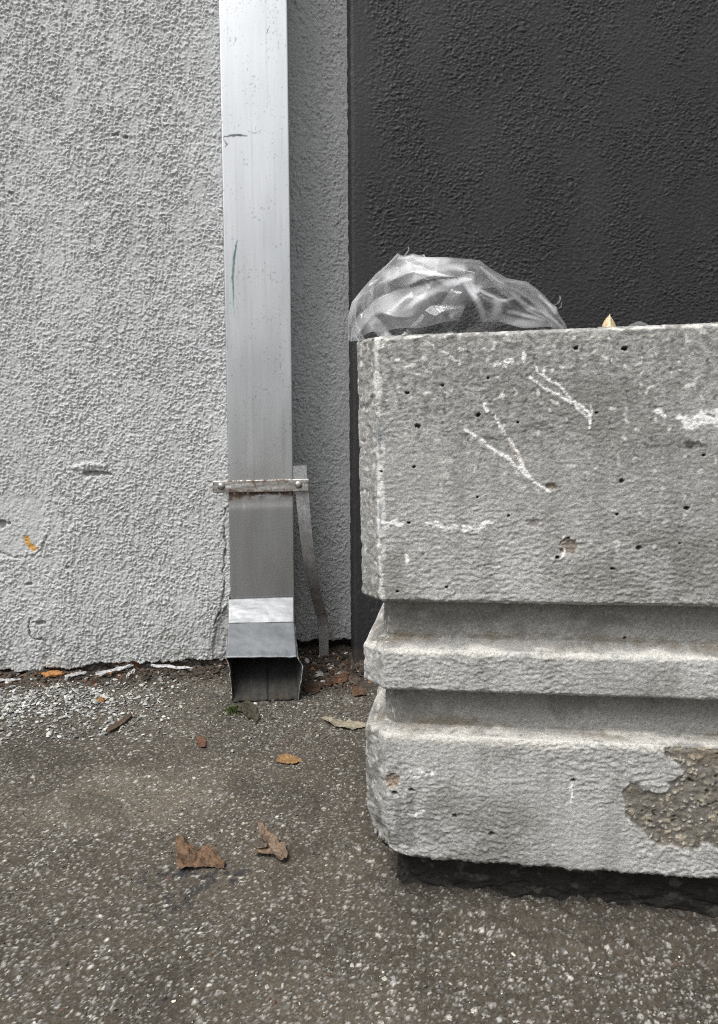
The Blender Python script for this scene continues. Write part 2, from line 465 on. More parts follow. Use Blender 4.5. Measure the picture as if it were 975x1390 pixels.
def build_chips():
    n = 150000
    X = RNG.uniform(-.85, .42, n); Y = RNG.uniform(.50, 1.66, n)
    h, bank, s, d = ground_h(X, Y)
    dens = .30+.24*gn(X*9, Y*9, 801)+.12*gn(X*30, Y*30, 803)
    sp = ss(.24, .05, np.hypot((s-WP(380, 960)[0])*.8, d+.20))                   # washed-out stones under the spout
    dens += .30*sp
    dens -= .35*bank
    q_ = np.minimum(pl_dist(X, Y, STAIN[:5])[0], pl_dist(X, Y, STAIN[5:])[0]); dens -= .15*ss(.022, .006, q_)
    keep = (RNG.uniform(0, 1, n) < dens) & (d < np.where((s > S_EDGE) & (s < S_COR), REC-.01, -.012))
    X, Y, h, bank, sp = X[keep], Y[keep], h[keep], bank[keep], sp[keep]
    n = len(X)
    size = np.clip(RNG.lognormal(math.log(.0018), .52, n), .0009, .0065)*(1+.5*sp)
    kk = RNG.uniform(0, 1, n); tone = np.where(kk < .76, RNG.uniform(.04, .14, n), np.where(kk < .965, RNG.uniform(.15, .34, n), RNG.uniform(.40, .64, n)))
    warm = RNG.uniform(.74, .92, n)
    cols = np.stack([tone, tone*(.93+.05*warm), tone*warm], -1)
    br = RNG.uniform(0, 1, n) < .04; cols[br] = np.array([.11, .065, .04])*RNG.uniform(.5, 1.2, (br.sum(), 1))
    flat = RNG.uniform(.20, .5, n)
    parts = [(np.stack([X, Y, h], -1), size, cols, flat)]
    # loose pale chippings washed up in a ridge before the pale wall
    n = 12000
    s = RNG.uniform(-.55, .17, n); d = RNG.uniform(-.34, -.02, n)
    X = W0[0]+s*WE[0]-d*WN[0]; Y = W0[1]+s*WE[1]-d*WN[1]
    c = -.125
    den = ss(-.045, -.075, d)*ss(.085, .03, np.abs(d-c)+.05*gn(X*9, Y*9, 811))*ss(.14, -.05, s+.05*gn(X*12, Y*12, 812))*(.25+.75*ss(-.45, .2, gn(X*22, Y*22, 813)+.5*gn(X*55, Y*55, 814)))
    den = den*1.25+.18*ss(.17, .08, np.abs(d+.17))
    keep = RNG.uniform(0, 1, n) < den; X, Y = X[keep], Y[keep]; n = len(X); h = ground_h(X, Y)[0]
    size = np.clip(RNG.lognormal(math.log(.0056), .42, n), .0024, .0125)
    tone = np.clip(RNG.beta(1.4, 2.0, n)*.55+.07, .06, .62); warm = RNG.uniform(.86, 1.0, n)
    parts.append((np.stack([X, Y, h+.001], -1), size, np.stack([tone, tone*(.95+.05*warm), tone*warm], -1), RNG.uniform(.22, .5, n)))
    P_, S_, K_, F_ = [np.concatenate([q[i] for q in parts]) for i in range(4)]
    o = chips('gravel', P_, S_, K_, F_, M_CHIP, sink=.2)
    tag(o, 'small pale stone chips bedded in and lying on the worn asphalt', 'gravel', kind='stuff')
    # crumbled render, dirt clods and leaf bits along the foot of the walls
    n = 8500
    s = np.where(RNG.uniform(0, 1, n) < .62, RNG.uniform(-.75, S_COR+.03, n), RNG.uniform(S_EDGE, S_COR+.07, n)); d = -np.abs(RNG.normal(0, .034, n))
    rec = s > S_EDGE+.005; d[rec] = RNG.uniform(-.12, REC-.01, rec.sum())
    d[(s > S_COR-.01) & (d > -.015)] = -.02
    d[(~rec) & (d > -.008)] = -.012
    X = W0[0]+s*WE[0]-d*WN[0]; Y = W0[1]+s*WE[1]-d*WN[1]
    h = ground_h(X, Y)[0]
    size = np.clip(RNG.lognormal(math.log(.0046), .55, n), .0018, .017)*np.where(s > S_EDGE, 1.35, 1.)
    k = RNG.uniform(0, 1, n)
    cols = np.array([[.042, .033, .024]])*RNG.uniform(.4, 1.7, (n, 1))
    cols[k > .74] = np.array([.09, .045, .025])*RNG.uniform(.5, 1.2, ((k > .74).sum(), 1))
    cols[k > .90] = np.array([.34, .33, .31])*RNG.uniform(.5, 1.3, ((k > .90).sum(), 1))
    cols[k > .978] = np.array([.26, .11, .045])*RNG.uniform(.7, 1.3, ((k > .978).sum(), 1))
    o = chips('debris', np.stack([X, Y, h], -1), size, cols, RNG.uniform(.2, .6, n), M_CHIP, sink=.2)
    tag(o, 'dark crumbs of soil, brick and broken render along the foot of the walls', 'debris', kind='stuff')


build_chips()

# ------------------------------------------------------------------ concrete block
PM = Matrix.Translation(Vector(P0)) @ Matrix.Rotation(PYAW, 4, 'Z') @ Matrix.Rotation(PROLL, 4, 'Y')
PMn = np.array(PM)


def FP(u, v, y=0.):
    """pixel -> block frame (x, z) on the plane y behind its front face"""
    n = PMn[:3, :3] @ np.array([0, -1., 0]); p = PMn[:3, 3]+PMn[:3, :3] @ np.array([0, y, 0])
    q = PMn[:3, :3].T @ (hit(u, v, p, n)-PMn[:3, 3])
    return float(q[0]), float(q[2])


def build_block():
    Wd, Dp, c = .78, .46, .024
    u = 560
    z = lambda v, y=0.: FP(u, v, y)[1]
    INS = .021
    BOT = z(1168)
    prof = [(-.02, .030), (BOT, .030), (BOT+.0005, .004), (BOT+.004, 0), (z(1003), 0), (z(998), .0015), (z(983, INS), INS), (z(941, INS), INS), (z(940)-.001, INS-.002), (z(938), .003),
            (z(937)+.002, 0), (z(888), 0), (z(883), .002), (z(866, INS), INS), (z(823, INS), INS), (z(820)-.001, INS-.002), (z(818), .003), (z(816)+.002, 0), (z(459), 0), (z(454), .004), (z(453), .03)]
    print('block profile', [tuple(round(a, 4) for a in p) for p in prof])
    ts, zz, ii, seg = [], [], [], []
    L = 0
    for k in range(len(prof)-1):
        (z0, i0), (z1, i1) = prof[k], prof[k+1]; l = math.hypot(z1-z0, i1-i0); n = max(1, int(round(l/.0010)))
        for q in range(n):
            f = q/n; ts.append(L+l*f); zz.append(z0+(z1-z0)*f); ii.append(i0+(i1-i0)*f); seg.append(k)
        L += l
    ts.append(L); zz.append(prof[-1][0]); ii.append(prof[-1][1]); seg.append(k)
    zz, ii, ts, seg = map(np.array, (zz, ii, ts, seg))
    # soften the profile a little
    ker = np.array([1, 2, 1])/4
    iis = ii.copy()
    for _ in range(2): iis[1:-1] = np.convolve(iis, ker, 'valid')
    for _ in range(1): zz[1:-1] = np.convolve(zz, ker, 'valid')
    ii = iis
    # plan: polygon sides with fractions
    sides = [  # (corner a, corner b, fractions)
        ('left', np.linspace(0, 1, 36)[:-1]), ('cham', np.linspace(0, 1, 30)[:-1]),
        ('front', np.concatenate([np.linspace(0, .56, 400)[:-1], np.linspace(.56, 1, 60)[:-1]])),
        ('chamr', np.linspace(0, 1, 6)[:-1]), ('right', np.linspace(0, 1, 20)[:-1]), ('back', np.linspace(0, 1, 20)[:-1])]

    def corners(i):
        q = c+.414*i
        return {'left': ((i, Dp-i), (i, q)), 'cham': ((i, q), (q, i)), 'front': ((q, i), (Wd-q, i)),
                'chamr': ((Wd-q, i), (Wd-i, q)), 'right': ((Wd-i, q), (Wd-i, Dp-i)), 'back': ((Wd-i, Dp-i), (i, Dp-i))}
    nrm = {'left': (-1, 0), 'cham': (-.7071, -.7071), 'front': (0, -1), 'chamr': (.7071, -.7071), 'right': (1, 0), 'back': (0, 1)}
    cols_xy, nn, tags, pr = [], [], [], []
    cn = corners(ii)
    run = 0.
    for nm, fr in sides:
        (ax, ay), (bx, by) = cn[nm]
        l0 = math.hypot(*(np.array(corners(0)[nm][1])-np.array(corners(0)[nm][0])))
        for f in fr:
            cols_xy.append((ax+(bx-ax)*f, ay+(by-ay)*f)); nn.append(nrm[nm]); tags.append(nm); pr.append(run+l0*f)
        run += l0
    X = np.array([np.broadcast_to(p[0], ii.shape) for p in cols_xy]); Y = np.array([np.broadcast_to(p[1], ii.shape) for p in cols_xy])
    Z = np.broadcast_to(zz, X.shape).copy(); S = np.broadcast_to(np.array(pr)[:, None], X.shape)
    S = S-pr[tags.index('front')]+c          # so that s == x on the front
    T = np.broadcast_to(ts, X.shape); NN = np.array(nn)
    isf = np.array([t == 'front' for t in tags])[:, None]; isc = np.array([t == 'cham' for t in tags])[:, None]; isl = np.array([t == 'left' for t in tags])[:, None]
    # smooth normals across the corner
    for _ in range(3):
        NN = (np.roll(NN, 1, 0)+2*NN+np.roll(NN, -1, 0))/4
    NN /= np.linalg.norm(NN, axis=1)[:, None]
    # profile slope -> tilt of normal
    dz = np.gradient(zz, ts); di = np.gradient(ii, ts)
    nz = di/np.hypot(dz, di); nh = dz/np.hypot(dz, di)
    face = ii < .0035                                   # the proud faces
    FACE = np.broadcast_to(face, X.shape)
    topb = Z > prof[17][0]; lowb = Z < prof[5][0]; midb = ~topb & ~lowb
    # ---- displacement: cloth-like horizontal ripples of the casting
    ws = S+.006*gn(S*30, T*60, 901)+.003*gn(S*110, T*160, 913); wt = T+.0035*gn(S*18, T*25, 902)+.0016*gn(S*95, T*90, 914)+.0007*gn(S*240, T*240, 917)+.10*S*gn(S*2, T*3, 915)*.3
    rip = .75*gn(ws*85, wt*225, 903)+.8*gn(ws*150, wt*330, 904)+.35*gn(ws*330, wt*430, 918)
    amp = np.where(lowb, .95, .85)*(.4+.6*ss(-.4, .3, gn(S*7, T*8, 905)+.25))
    amp = amp*(1-.5*ss(.17, .0, prof[18][0]-Z+.03*gn(S*12, T*12, 919))*topb)
    h = np.where(FACE, (.00082*rip+.0005*gn(ws*280, wt*420, 916)+.0003*gn(S*420, T*440, 990))*amp, .0004*fbm(S*160, T*160, 906, 3))
    h = h+.0006*gn(S*7, T*7, 907)+.00035*gn(S*330, T*330, 908)
    h = np.where(isf, h, .0006*fbm(S*130, T*130, 909, 3)+.0003*gn(S*30, T*30, 910))
    # arrises chipped
    edge_n = .5*gn(S*35, Z*35, 911)+.6*gn(S*110, Z*110, 912)
    # ---- colour
    col = np.empty(X.shape+(3,)); col[:] = (.335, .332, .316)
    col *= (1+.13*fbm(S*7, T*7, 920, 3)+.09*gn(S*45, T*45, 921)+.10*np.clip(rip, -1, 1)*FACE*isf)[..., None]
    stn = fbm(S*5, T*6, 991, 4); col = mixc(col, (.145, .14, .125), .65*ss(.0, .7, stn)*FACE)
    grit = gn(S*300, T*300, 992)+.6*gn(S*520, T*520, 993); col = col*(1+.20*np.clip(grit, -1, 1))[..., None]
    run = ss(.1, .7, gn(S*45, T*3.5, 994)+.35*gn(S*140, T*12, 995)); col = mixc(col, (.19, .185, .17), .35*run*FACE)
    pal = ss(.15, .6, gn(S*16, T*24, 996)+.6*gn(S*60, T*90, 997)); col = mixc(col, (.46, .455, .44), .30*pal*FACE*(~topb | (Z < prof[16][0]+.12)))
    up = ss(prof[18][0]-.24, prof[18][0]-.02, Z+.06*gn(S*9, T*9, 922))*topb       # weathering towards the top
    spk = ss(-.1, .5, gn(S*120, T*120, 923)+.6*gn(S*260, T*260, 924))
    col = mixc(col, (.175, .172, .16), up*(.3+.6*spk))
    wsp = ss(.55, .75, gn(S*150, T*150, 925)+.5*gn(S*40, T*40, 926))
    col = mixc(col, (.60, .59, .56), wsp*(.25+.6*up))
    dsp = ss(.62, .8, gn(S*130, T*130, 927)+.4*gn(S*320, T*320, 928)); col = mixc(col, (.09, .088, .083), dsp*.6*(.4+up))
    # top rim: bright and black specks
    rim = ss(.016, .004, prof[18][0]+.004-Z)
    col = mixc(col, (.50, .49, .45), rim*ss(.15, .5, gn(S*80, T*160, 929)))
    col = mixc(col, (.06, .055, .045), rim*ss(.35, .55, gn(S*90, T*140, 930))*ss(.25, .0, S))
    # grooves: smooth, a bit darker and warmer; lime/dirt line on the ledges
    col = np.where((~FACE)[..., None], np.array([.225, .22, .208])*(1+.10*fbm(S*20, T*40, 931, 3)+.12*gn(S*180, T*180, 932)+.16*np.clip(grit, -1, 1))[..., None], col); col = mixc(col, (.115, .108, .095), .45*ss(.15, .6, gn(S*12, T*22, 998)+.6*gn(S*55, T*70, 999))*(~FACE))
    for zl, wd in ((prof[12][0]-.001, .0045), (prof[4][0]+.002, .008)):
        e = np.abs(Z-zl)+.003*gn(S*40, T*30, 933); lm = ss(wd, wd*.25, e)*ss(-.35, .25, gn(S*14, T*60, 934)+.5*gn(S*130, T*130, 935)+.25)
        col = mixc(col, (.55, .53, .48), lm*.62)
        e = np.abs(Z-zl-.009)+.004*gn(S*30, T*30, 936); lm = ss(.008, .002, e)*ss(-.1, .5, gn(S*9, T*40, 937)+.5*gn(S*90, T*90, 938)+.2)
        col = mixc(col, (.135, .115, .085), lm*.75)
    # chamfer: mottled; white lime line down its edge
    cham = isc | isl
    col = np.where((cham & FACE)[..., None], col*.92, col)
    pocky = ss(.2, .55, gn(S*140, T*140, 940)+.5*gn(S*60, T*60, 941))*(isc | isl); h = h-.0008*pocky; col = mixc(col, (.17, .165, .15), pocky*.55)
    pocky = ss(.35, .6, gn(S*170, T*170, 942))*(isc | isl); col = mixc(col, (.58, .57, .54), pocky*.6)
    e = np.abs(S-c+.001)+.004*gn(S*60, T*30, 943)+.0015*gn(S*200, T*150, 944)
    lm = ss(.0058, .002, e)*ss(-.15, .3, gn(S*5+9, T*14, 945)+.6*gn(S*90, T*90, 948)+.1)*(Z > prof[16][0])*FACE
    col = mixc(col, (.68, .67, .64), lm*.65)
    bl = ss(.0024, .0010, np.abs(S-c+.0005)+.002*gn(S*90, T*60, 946))*ss(.15, .4, gn(S*7, T*26, 947))*(Z > prof[17][0])
    col = mixc(col, (.12, .16, .20), bl*.6)
    h = h-.0012*ss(.004, .001, np.abs(S-c))*ss(0, .5, edge_n)
    # ---- marks on the front (block x,z)
    PT = lambda *pp: [FP(*p) for p in pp]

    def stroke(pts, w, jitter=.0015, brk=.0, tone=(.78, .77, .75), seed=1, wend=.6, strength=.9):
        nonlocal col, h
        jx = jitter*(gn(S*90, Z*90, seed)+.6*gn(S*260, Z*260, seed+1)); jz = jitter*(gn(S*90, Z*90, seed+2)+.6*gn(S*260, Z*260, seed+3))
        d_, t_ = pl_dist(S+jx, Z+jz, pts)
        ww = w*(wend+(1-wend)*np.sin(np.pi*np.clip(t_, 0, 1)))
        ww = ww*.86; m_ = ss(ww*1.2, ww*.65, d_)*ss(brk-.5, brk-.1, gn(S*170, Z*170, seed+4)+.3*gn(S*400, Z*400, seed+6)+.35)*ss(-.95, -.2, rip+.5*grit)*isf*FACE
        col = mixc(col, tone, m_*strength); h = h+.0003*m_
    stroke(PT((719, 513), (745, 530), (780, 548), (796, 565), (803, 577)), .0017, seed=11)
    stroke(PT((726, 494), (731, 507), (742, 513), (757, 522), (772, 537), (793, 555), (800, 561), (800, 582)), .0016, seed=21)
    stroke(PT((803, 551), (804, 563), (800, 570)), .0015, seed=26)
    stroke(PT((738, 497), (737, 508)), .0016, seed=29)
    stroke(PT((711, 477), (712, 492)), .0022, seed=31)
    stroke(PT((682, 493), (697, 489)), .0042, jitter=.003, brk=.3, seed=36)
    stroke(PT((630, 582), (660, 603), (690, 622), (712, 643), (724, 653)), .0022, jitter=.0016, seed=41)
    stroke(PT((722, 651), (735, 660), (748, 669)), .0016, seed=46)
    stroke(PT((672, 567), (685, 588), (700, 612), (712, 634), (724, 653)), .0021, jitter=.0022, brk=.05, seed=51)
    stroke(PT((690, 600), (705, 622)), .0014, tone=(.35, .25, .16), seed=56, brk=.2)
    stroke(PT((657, 549), (662, 556)), .0028, seed=61)
    stroke(PT((889, 557), (896, 560), (904, 566)), .0030, jitter=.0014, seed=66, wend=.5)
    stroke(PT((925, 571), (940, 574), (952, 568), (975, 566), (1000, 562)), .0082, jitter=.0055, seed=71, wend=.75)
    stroke(PT((577, 711), (592, 712), (602, 717), (640, 716), (655, 713), (668, 709)), .0036, jitter=.004, brk=.3, seed=76, strength=.75)
    stroke(PT((520, 712), (544, 713)), .0050, jitter=.004, brk=.28, seed=81, strength=.8)
    stroke(PT((553, 755), (554, 766)), .0020, jitter=.002, brk=.1, seed=84)
    stroke(PT((766, 730), (765, 742), (764, 756)), .0022, jitter=.002, seed=86)
    stroke(PT((500, 463), (520, 470)), .004, jitter=.004, brk=.25, seed=88, strength=.6)
    stroke(PT((575, 462), (612, 485), (623, 492)), .0018, jitter=.003, brk=.3, seed=90, strength=.6)
    # lower block white scuffs near its corner
    stroke(PT((560, 1050), (585, 1050)), .006, jitter=.006, brk=.32, seed=92, strength=.75)
    stroke(PT((545, 1080), (556, 1108), (575, 1103)), .004, jitter=.006, brk=.28, seed=94, strength=.75)
    stroke(PT((775, 1060), (777, 1100)), .0014, jitter=.003, brk=.2, seed=96, strength=.7)

    _pj = lambda q: float(_hash(np.array([q]), np.array([3]), 5)[0])

    def pit(u_, v_, rx, depth=.004, tone=(.03, .03, .03), ry=None, seed=1, brown=None):
        nonlocal col, h
        a, b = FP(u_, v_); k = .75/FPX
        k *= .52 if brown is None else 1.; e = ((S-a)/(rx*k*(1+.5*_pj(seed))))**2+((Z-b)/((ry or rx)*k*.85))**2+.9*gn(S*260, Z*260, seed)
        m_ = ss(1.15, .6, e)*isf
        h = h-depth*m_; col = mixc(col, brown or tone, m_*.9)
    for a in ((649, 563, 5), (567, 578, 6), (562, 634, 3), (782, 472, 4), (848, 473, 5), (810, 560, 3), (663, 513, 3), (553, 533, 4), (601, 523, 3), (703, 573, 3), (955, 618, 3), (845, 653, 5, .003), (932, 690, 4), (868, 744, 6, .003),
              (838, 698, 3), (923, 738, 3), (832, 772, 4), (606, 797, 3), (540, 803, 3), (555, 710, 3), (648, 675, 3), (517, 640, 3), (690, 700, 3), (757, 757, 4), (850, 875, 3), (617, 1108, 6, .003), (778, 1060, 4), (668, 1132, 6, .003), (560, 1073, 5), (536, 1077, 5)):
        pit(*a[:3], depth=a[3] if len(a) > 3 else .005, seed=int(a[0]))
    pit(749, 661, 6, depth=.002, brown=(.22, .18, .14), ry=5, seed=3); pit(773, 742, 8, depth=.002, brown=(.20, .165, .13), ry=11, seed=4); pit(771, 731, 3, seed=5)
    pit(725, 710, 6, depth=.001, brown=(.20, .19, .18), seed=6); pit(533, 1060, 7, depth=.002, brown=(.30, .22, .16), ry=12, seed=8)
    stroke(PT((705, 580), (735, 580), (750, 583)), .0034, tone=(.10, .098, .09), jitter=.003, brk=.2, seed=101, strength=.7)
    stroke(PT((880, 603), (930, 600), (960, 607)), .0045, tone=(.11, .105, .1), jitter=.004, brk=.25, seed=103, strength=.6)
    stroke(PT((930, 600), (948, 604)), .0032, tone=(.04, .04, .04), jitter=.003, brk=.1, seed=105, strength=.8)
    stroke(PT((625, 590), (690, 596)), .003, tone=(.13, .13, .12), jitter=.003, brk=.25, seed=107, strength=.6)
    # damp darker stripe near the lower corner
    a, b = FP(550, 1110); e = np.maximum(np.abs(S-a)/.011, np.abs(Z-b+.004)/.028)+.25*gn(S*90, Z*90, 108)
    col = mixc(col, (.15, .15, .148), ss(1.05, .8, e)*isf*.65)
    a, b = FP(582, 1110); e = np.maximum(np.abs(S-a)/.006, np.abs(Z-b)/.022)+.3*gn(S*90, Z*90, 109)
    col = mixc(col, (.2, .2, .2), ss(1.05, .7, e)*isf*.5)
    # spalled patch with the aggregate showing
    sp = PT((843, 1092), (846, 1072), (858, 1058), (868, 1060), (874, 1074), (890, 1077), (905, 1073), (908, 1062), (925, 1052), (921, 1040), (898, 1026), (900, 1014), (935, 1004), (1010, 1000), (1060, 1080), (1060, 1160), (985, 1158), (955, 1150), (935, 1155), (905, 1150), (885, 1145), (870, 1130), (852, 1115))
    jx = .004*gn(S*70, Z*70, 951)+.002*gn(S*200, Z*200, 952); jz = .004*gn(S*70, Z*70, 953)+.002*gn(S*200, Z*200, 954)
    ins = in_poly(S+jx, Z+jz, sp); d_, _ = pl_dist(S+jx, Z+jz, sp+[sp[0]])
    m_ = np.where(ins, ss(0, .003, d_), 0)*isf*FACE
    qx = S+.003*gn(S*160, Z*160, 962); qz = Z+.003*gn(S*160, Z*160, 963); di_, idn = worley(qx*170, qz*185, 955); d2_, id2 = worley(qx*250, qz*270, 956)
    agg = np.empty(X.shape+(3,)); agg[:] = (.14, .128, .108); agg *= (1+.3*gn(S*60, Z*60, 957)+.25*gn(S*250, Z*250, 959))[..., None]
    st = ss(.48, .36, di_)*(idn > .66); vr = _hash(np.floor(idn*1e4), idn*0, 3); tone = np.stack([.10+.24*vr, .095+.20*vr, .08+.14*vr], -1)
    agg = agg*(1-st[..., None])+tone*st[..., None]
    st2 = ss(.4, .25, d2_)*(id2 > .78); agg = mixc(agg, (.45, .43, .38), st2*.8); hole = ss(.45, .2, d2_)*(id2 < .05); agg = mixc(agg, (.04, .037, .03), hole*.9)
    col = col*(1-m_[..., None])+agg*m_[..., None]
    h = h*(1-m_)+m_*(-.0022+.0007*st+.0009*st2-.0022*hole+.0010*fbm(S*120, Z*120, 958, 2))
    col = mixc(col, (.55, .54, .52), ss(.0018, .0005, d_)*isf*FACE*.3*ss(0, .3, gn(S*80, Z*80, 960)+.1))
    a, b = FP(958, 1028); e = ((S-a)/.02)**2+((Z-b)/.008)**2+.6*gn(S*110, Z*110, 961); col = mixc(col, (.30, .24, .16), ss(1.1, .3, e)*m_*.3)
    # crumbled lower edge and broken corner
    lift = ss(BOT+.016, BOT, Z)*(seg >= 2)*(.0028*gn(S*30, 0*S, 970)+.0022*gn(S*95, 0*S, 971)+.0014*gn(S*240, 0*S, 972)+.006*ss(.345, .375, S)*ss(.46, .40, S))
    cor = ss(.052, .0, S+.010*gn(S*40, Z*40, 973))*ss(BOT+.05, BOT, Z+.006*gn(S*80, Z*80, 974))*(seg >= 1)
    h = h-.011*cor-.002*cor*gn(S*120, Z*120, 975); lift = lift+.012*ss(.045, .0, S)*ss(BOT+.02, BOT, Z)*(seg >= 2)
    lc = ss(.05, .01, S+.02*gn(S*30, Z*30, 984))*lowb*FACE*ss(-.3, .3, gn(S*70, Z*50, 985)+.5*gn(S*200, Z*200, 986)); col = mixc(col, (.11, .105, .09), lc*.75)
    col = mixc(col, (.16, .15, .135), cor*.6*ss(-.2, .3, gn(S*90, Z*90, 976)))
    # dirty plinth, with the shade under the block painted into its dark colour
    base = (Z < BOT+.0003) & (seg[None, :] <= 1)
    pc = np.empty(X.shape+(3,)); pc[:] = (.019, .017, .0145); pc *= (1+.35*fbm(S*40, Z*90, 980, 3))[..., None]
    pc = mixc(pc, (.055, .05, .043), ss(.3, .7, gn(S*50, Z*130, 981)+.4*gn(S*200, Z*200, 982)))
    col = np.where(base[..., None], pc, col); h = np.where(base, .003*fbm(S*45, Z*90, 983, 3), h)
    # apply
    X = X+NN[:, 0][:, None]*nh*h; Y = Y+NN[:, 1][:, None]*nh*h; Z = Z+nz*h+lift
    nx, ny = X.shape
    v = np.stack([X, Y, Z], -1).reshape(-1, 3); f = grid_faces(nx, ny, wrap=True)
    # closed top with a shallow tray
    ctr = v.reshape(nx, ny, 3)[:, -1].copy(); tray = []
    mid = np.array([Wd/2, Dp/2, 0])
    for sc, dzz in ((.90, 0), (.88, -.03), (.45, -.032), (.02, -.03)):
        q = mid+(ctr-mid)*sc; q[:, 2] = ctr[:, 2]+dzz; tray.append(q)
    tr = np.array(tray); k0 = len(v); v = np.concatenate([v, tr.reshape(-1, 3)])
    i = np.arange(nx); i2 = (i+1) % nx; fs = [np.stack([i*ny+ny-1, i2*ny+ny-1, k0+i2, k0+i], -1)]
    for q in range(3): fs.append(np.stack([k0+q*nx+i, k0+q*nx+i2, k0+(q+1)*nx+i2, k0+(q+1)*nx+i], -1))
    f = np.concatenate([f]+fs)
    cc = np.concatenate([col.reshape(-1, 3), np.full((4*nx, 3), .2)])
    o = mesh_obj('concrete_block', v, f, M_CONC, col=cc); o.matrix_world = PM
    tag(o, 'heavy grey concrete block with two grooves, white scratches and a spalled patch', 'concrete block')
    return prof


PROF = build_block()
ZTOP = PROF[-1][0]


def PW(x, y, z):
    return PMn[:3, :3] @ np.array([x, y, z])+PMn[:3, 3]


# ------------------------------------------------------------------ downpipe
def build_pipe():
    dF = -.052; dB = .034
    sL, sR = WP(310.5, 690, dF)[0], WP(399, 690, dF)[0]
    root = empty('downpipe', (W0[0]+sL*WE[0], W0[1]+sL*WE[1], 0), WA)
    tag(root, 'silver sheet metal downpipe with a kicked out shoe on the stucco wall', 'downpipe')
    w = sR-sL
    q = lambda u, v, d=dF: (WP(u, v, d)[0]-sL, WP(u, v, d)[1])     # pixel -> pipe-local x,z at depth d
    zb = q(355, 812)[1]; zt = q(355, 0)[1]
    # shaft: rounded rectangle, dense on the front
    r = .0028
    per = []
    fr = np.linspace(r, w-r, 74)
    per += [(x, dF) for x in fr]
    per += [(w-r+r*math.sin(a), dF+r-r*math.cos(a)) for a in np.linspace(.2, math.pi/2, 5)]
    per += [(w, y) for y in np.linspace(dF+r, dB-r, 12)[1:]]
    per += [(w-r, dB), (r, dB), (0, dB-r)]
    per += [(0, y) for y in np.linspace(dB-r, dF+r, 12)[1:]]
    per += [(r-r*math.sin(a), dF+r-r*math.cos(a)) for a in np.linspace(math.pi/2, .2, 5)][1:]
    per = np.array(per)
    zs = spaced((zb-.004, zt+.02, .002), (zt+.02, TOP, .03))
    X = np.broadcast_to(per[:, 0][:, None], (len(per), len(zs))).copy(); Y = np.broadcast_to(per[:, 1][:, None], X.shape).copy(); Z = np.broadcast_to(zs, X.shape).copy()
    front = np.broadcast_to((per[:, 1] < dF+.001)[:, None], X.shape)
    bul = front*np.sin(np.pi*np.clip(X/w, 0, 1))
    Y -= bul*(.0009*gn(Z*2.3, X*3, 60)+.0005*gn(Z*9, X*9, 61)+.0006)
    zc = q(355, 660)[1]
    Y += bul*.0012*np.exp(-((Z-zc)/.03)**2)           # squeezed under the clamp
    col = np.empty(X.shape+(3,)); col[:] = (.625, .64, .65)
    col *= (1+.02*gn(X*60, Z*2, 62)+.025*gn(X*25, Z*6, 63))[..., None]
    rough = .40+.04*gn(X*40, Z*8, 64)

    def scratch(pts, wd, tone, jit=.0006, seed=1, strength=.9):
        nonlocal col
        pp = [q(*p) for p in pts]
        d_, t_ = pl_dist(X+jit*gn(X*150, Z*150, seed), Z+jit*gn(X*150, Z*150, seed+1), pp)
        m_ = ss(1.15, .5, d_/(wd*(.35+.65*np.sin(np.pi*np.clip(t_, .02, .98)))))*front
        col = mixc(col, tone, m_*strength); rough[...] = rough+.25*m_
    scratch([(322, 326), (318, 350), (316, 378), (318, 405)], .0028, (.05, .13, .14), seed=71)
    scratch([(316, 375), (317, 408), (319, 432)], .0022, (.18, .33, .34), seed=73, strength=.7)
    scratch([(304, 186), (320, 183), (337, 185)], .0028, (.06, .06, .06), jit=.0014, seed=75)
    scratch([(303, 190), (309, 195), (306, 199)], .0022, (.1, .1, .1), jit=.002, seed=77)
    scratch([(335, 178), (347, 181), (356, 176)], .0012, (.2, .2, .2), jit=.001, seed=79, strength=.7)
    scratch([(361, 48), (366, 35)], .0011, (.15, .15, .15), seed=81); scratch([(317, 61), (323, 49)], .0010, (.25, .25, .25), seed=83, strength=.7)
    scratch([(331, 678), (332, 695)], .0013, (.12, .1, .09), seed=85)
    scratch([(366, 365), (367, 380)], .0010, (.3, .3, .3), seed=87, strength=.6); scratch([(307, 462), (310, 476)], .0013, (.2, .2, .2), seed=89, strength=.7)
    for k in range(40):       # faint vertical dirt runs and specks
        pass
    runs = ss(.2, .7, gn(X*170, Z*3.2, 90)+.3*gn(X*60, Z*20, 91))*front; col = mixc(col, (.45, .45, .44), runs*.28)
    spc = ss(.62, .75, gn(X*230, Z*230, 92)+.35*gn(X*25, Z*25, 93))*front; col = mixc(col, (.2, .2, .2), spc*.45)
    # rust below and around the clamp
    zr = q(355, 668)[1]
    dull = ss(zr+.002, zr-.02, Z+.004*gn(X*30, Z*30, 99)); col = mixc(col, (.36, .365, .36), dull*.8); rough += .05*dull
    rr = ss(.022, .003, zr-Z+.008*gn(X*60, Z*60, 94))*ss(-.0005, .001, zr+.024-Z)*ss(-.45, .1, gn(X*50, Z*140, 95)+.5*gn(X*200, Z*200, 96)+.30*(ss(.02, .0, np.abs(zr-.006-Z))))
    col = mixc(col, (.10, .055, .028), rr*.9*front); rough += .35*rr*front
    rl = ss(.012, .0, X+.006*gn(X*60, Z*30, 97))*ss(zr-.09, zr, Z)*(Z < zr)*ss(0, .5, gn(X*120, Z*90, 98)+.2)*front; col = mixc(col, (.15, .08, .04), rl*.7); rough += .3*rl
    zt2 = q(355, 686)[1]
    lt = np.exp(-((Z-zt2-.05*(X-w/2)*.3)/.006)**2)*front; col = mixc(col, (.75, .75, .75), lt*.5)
    mesh_obj('pipe_shaft', np.stack([X, Y, Z], -1), grid_faces(*X.shape, wrap=True), M_METAL, root, col=col, attrs={'rough': rough})

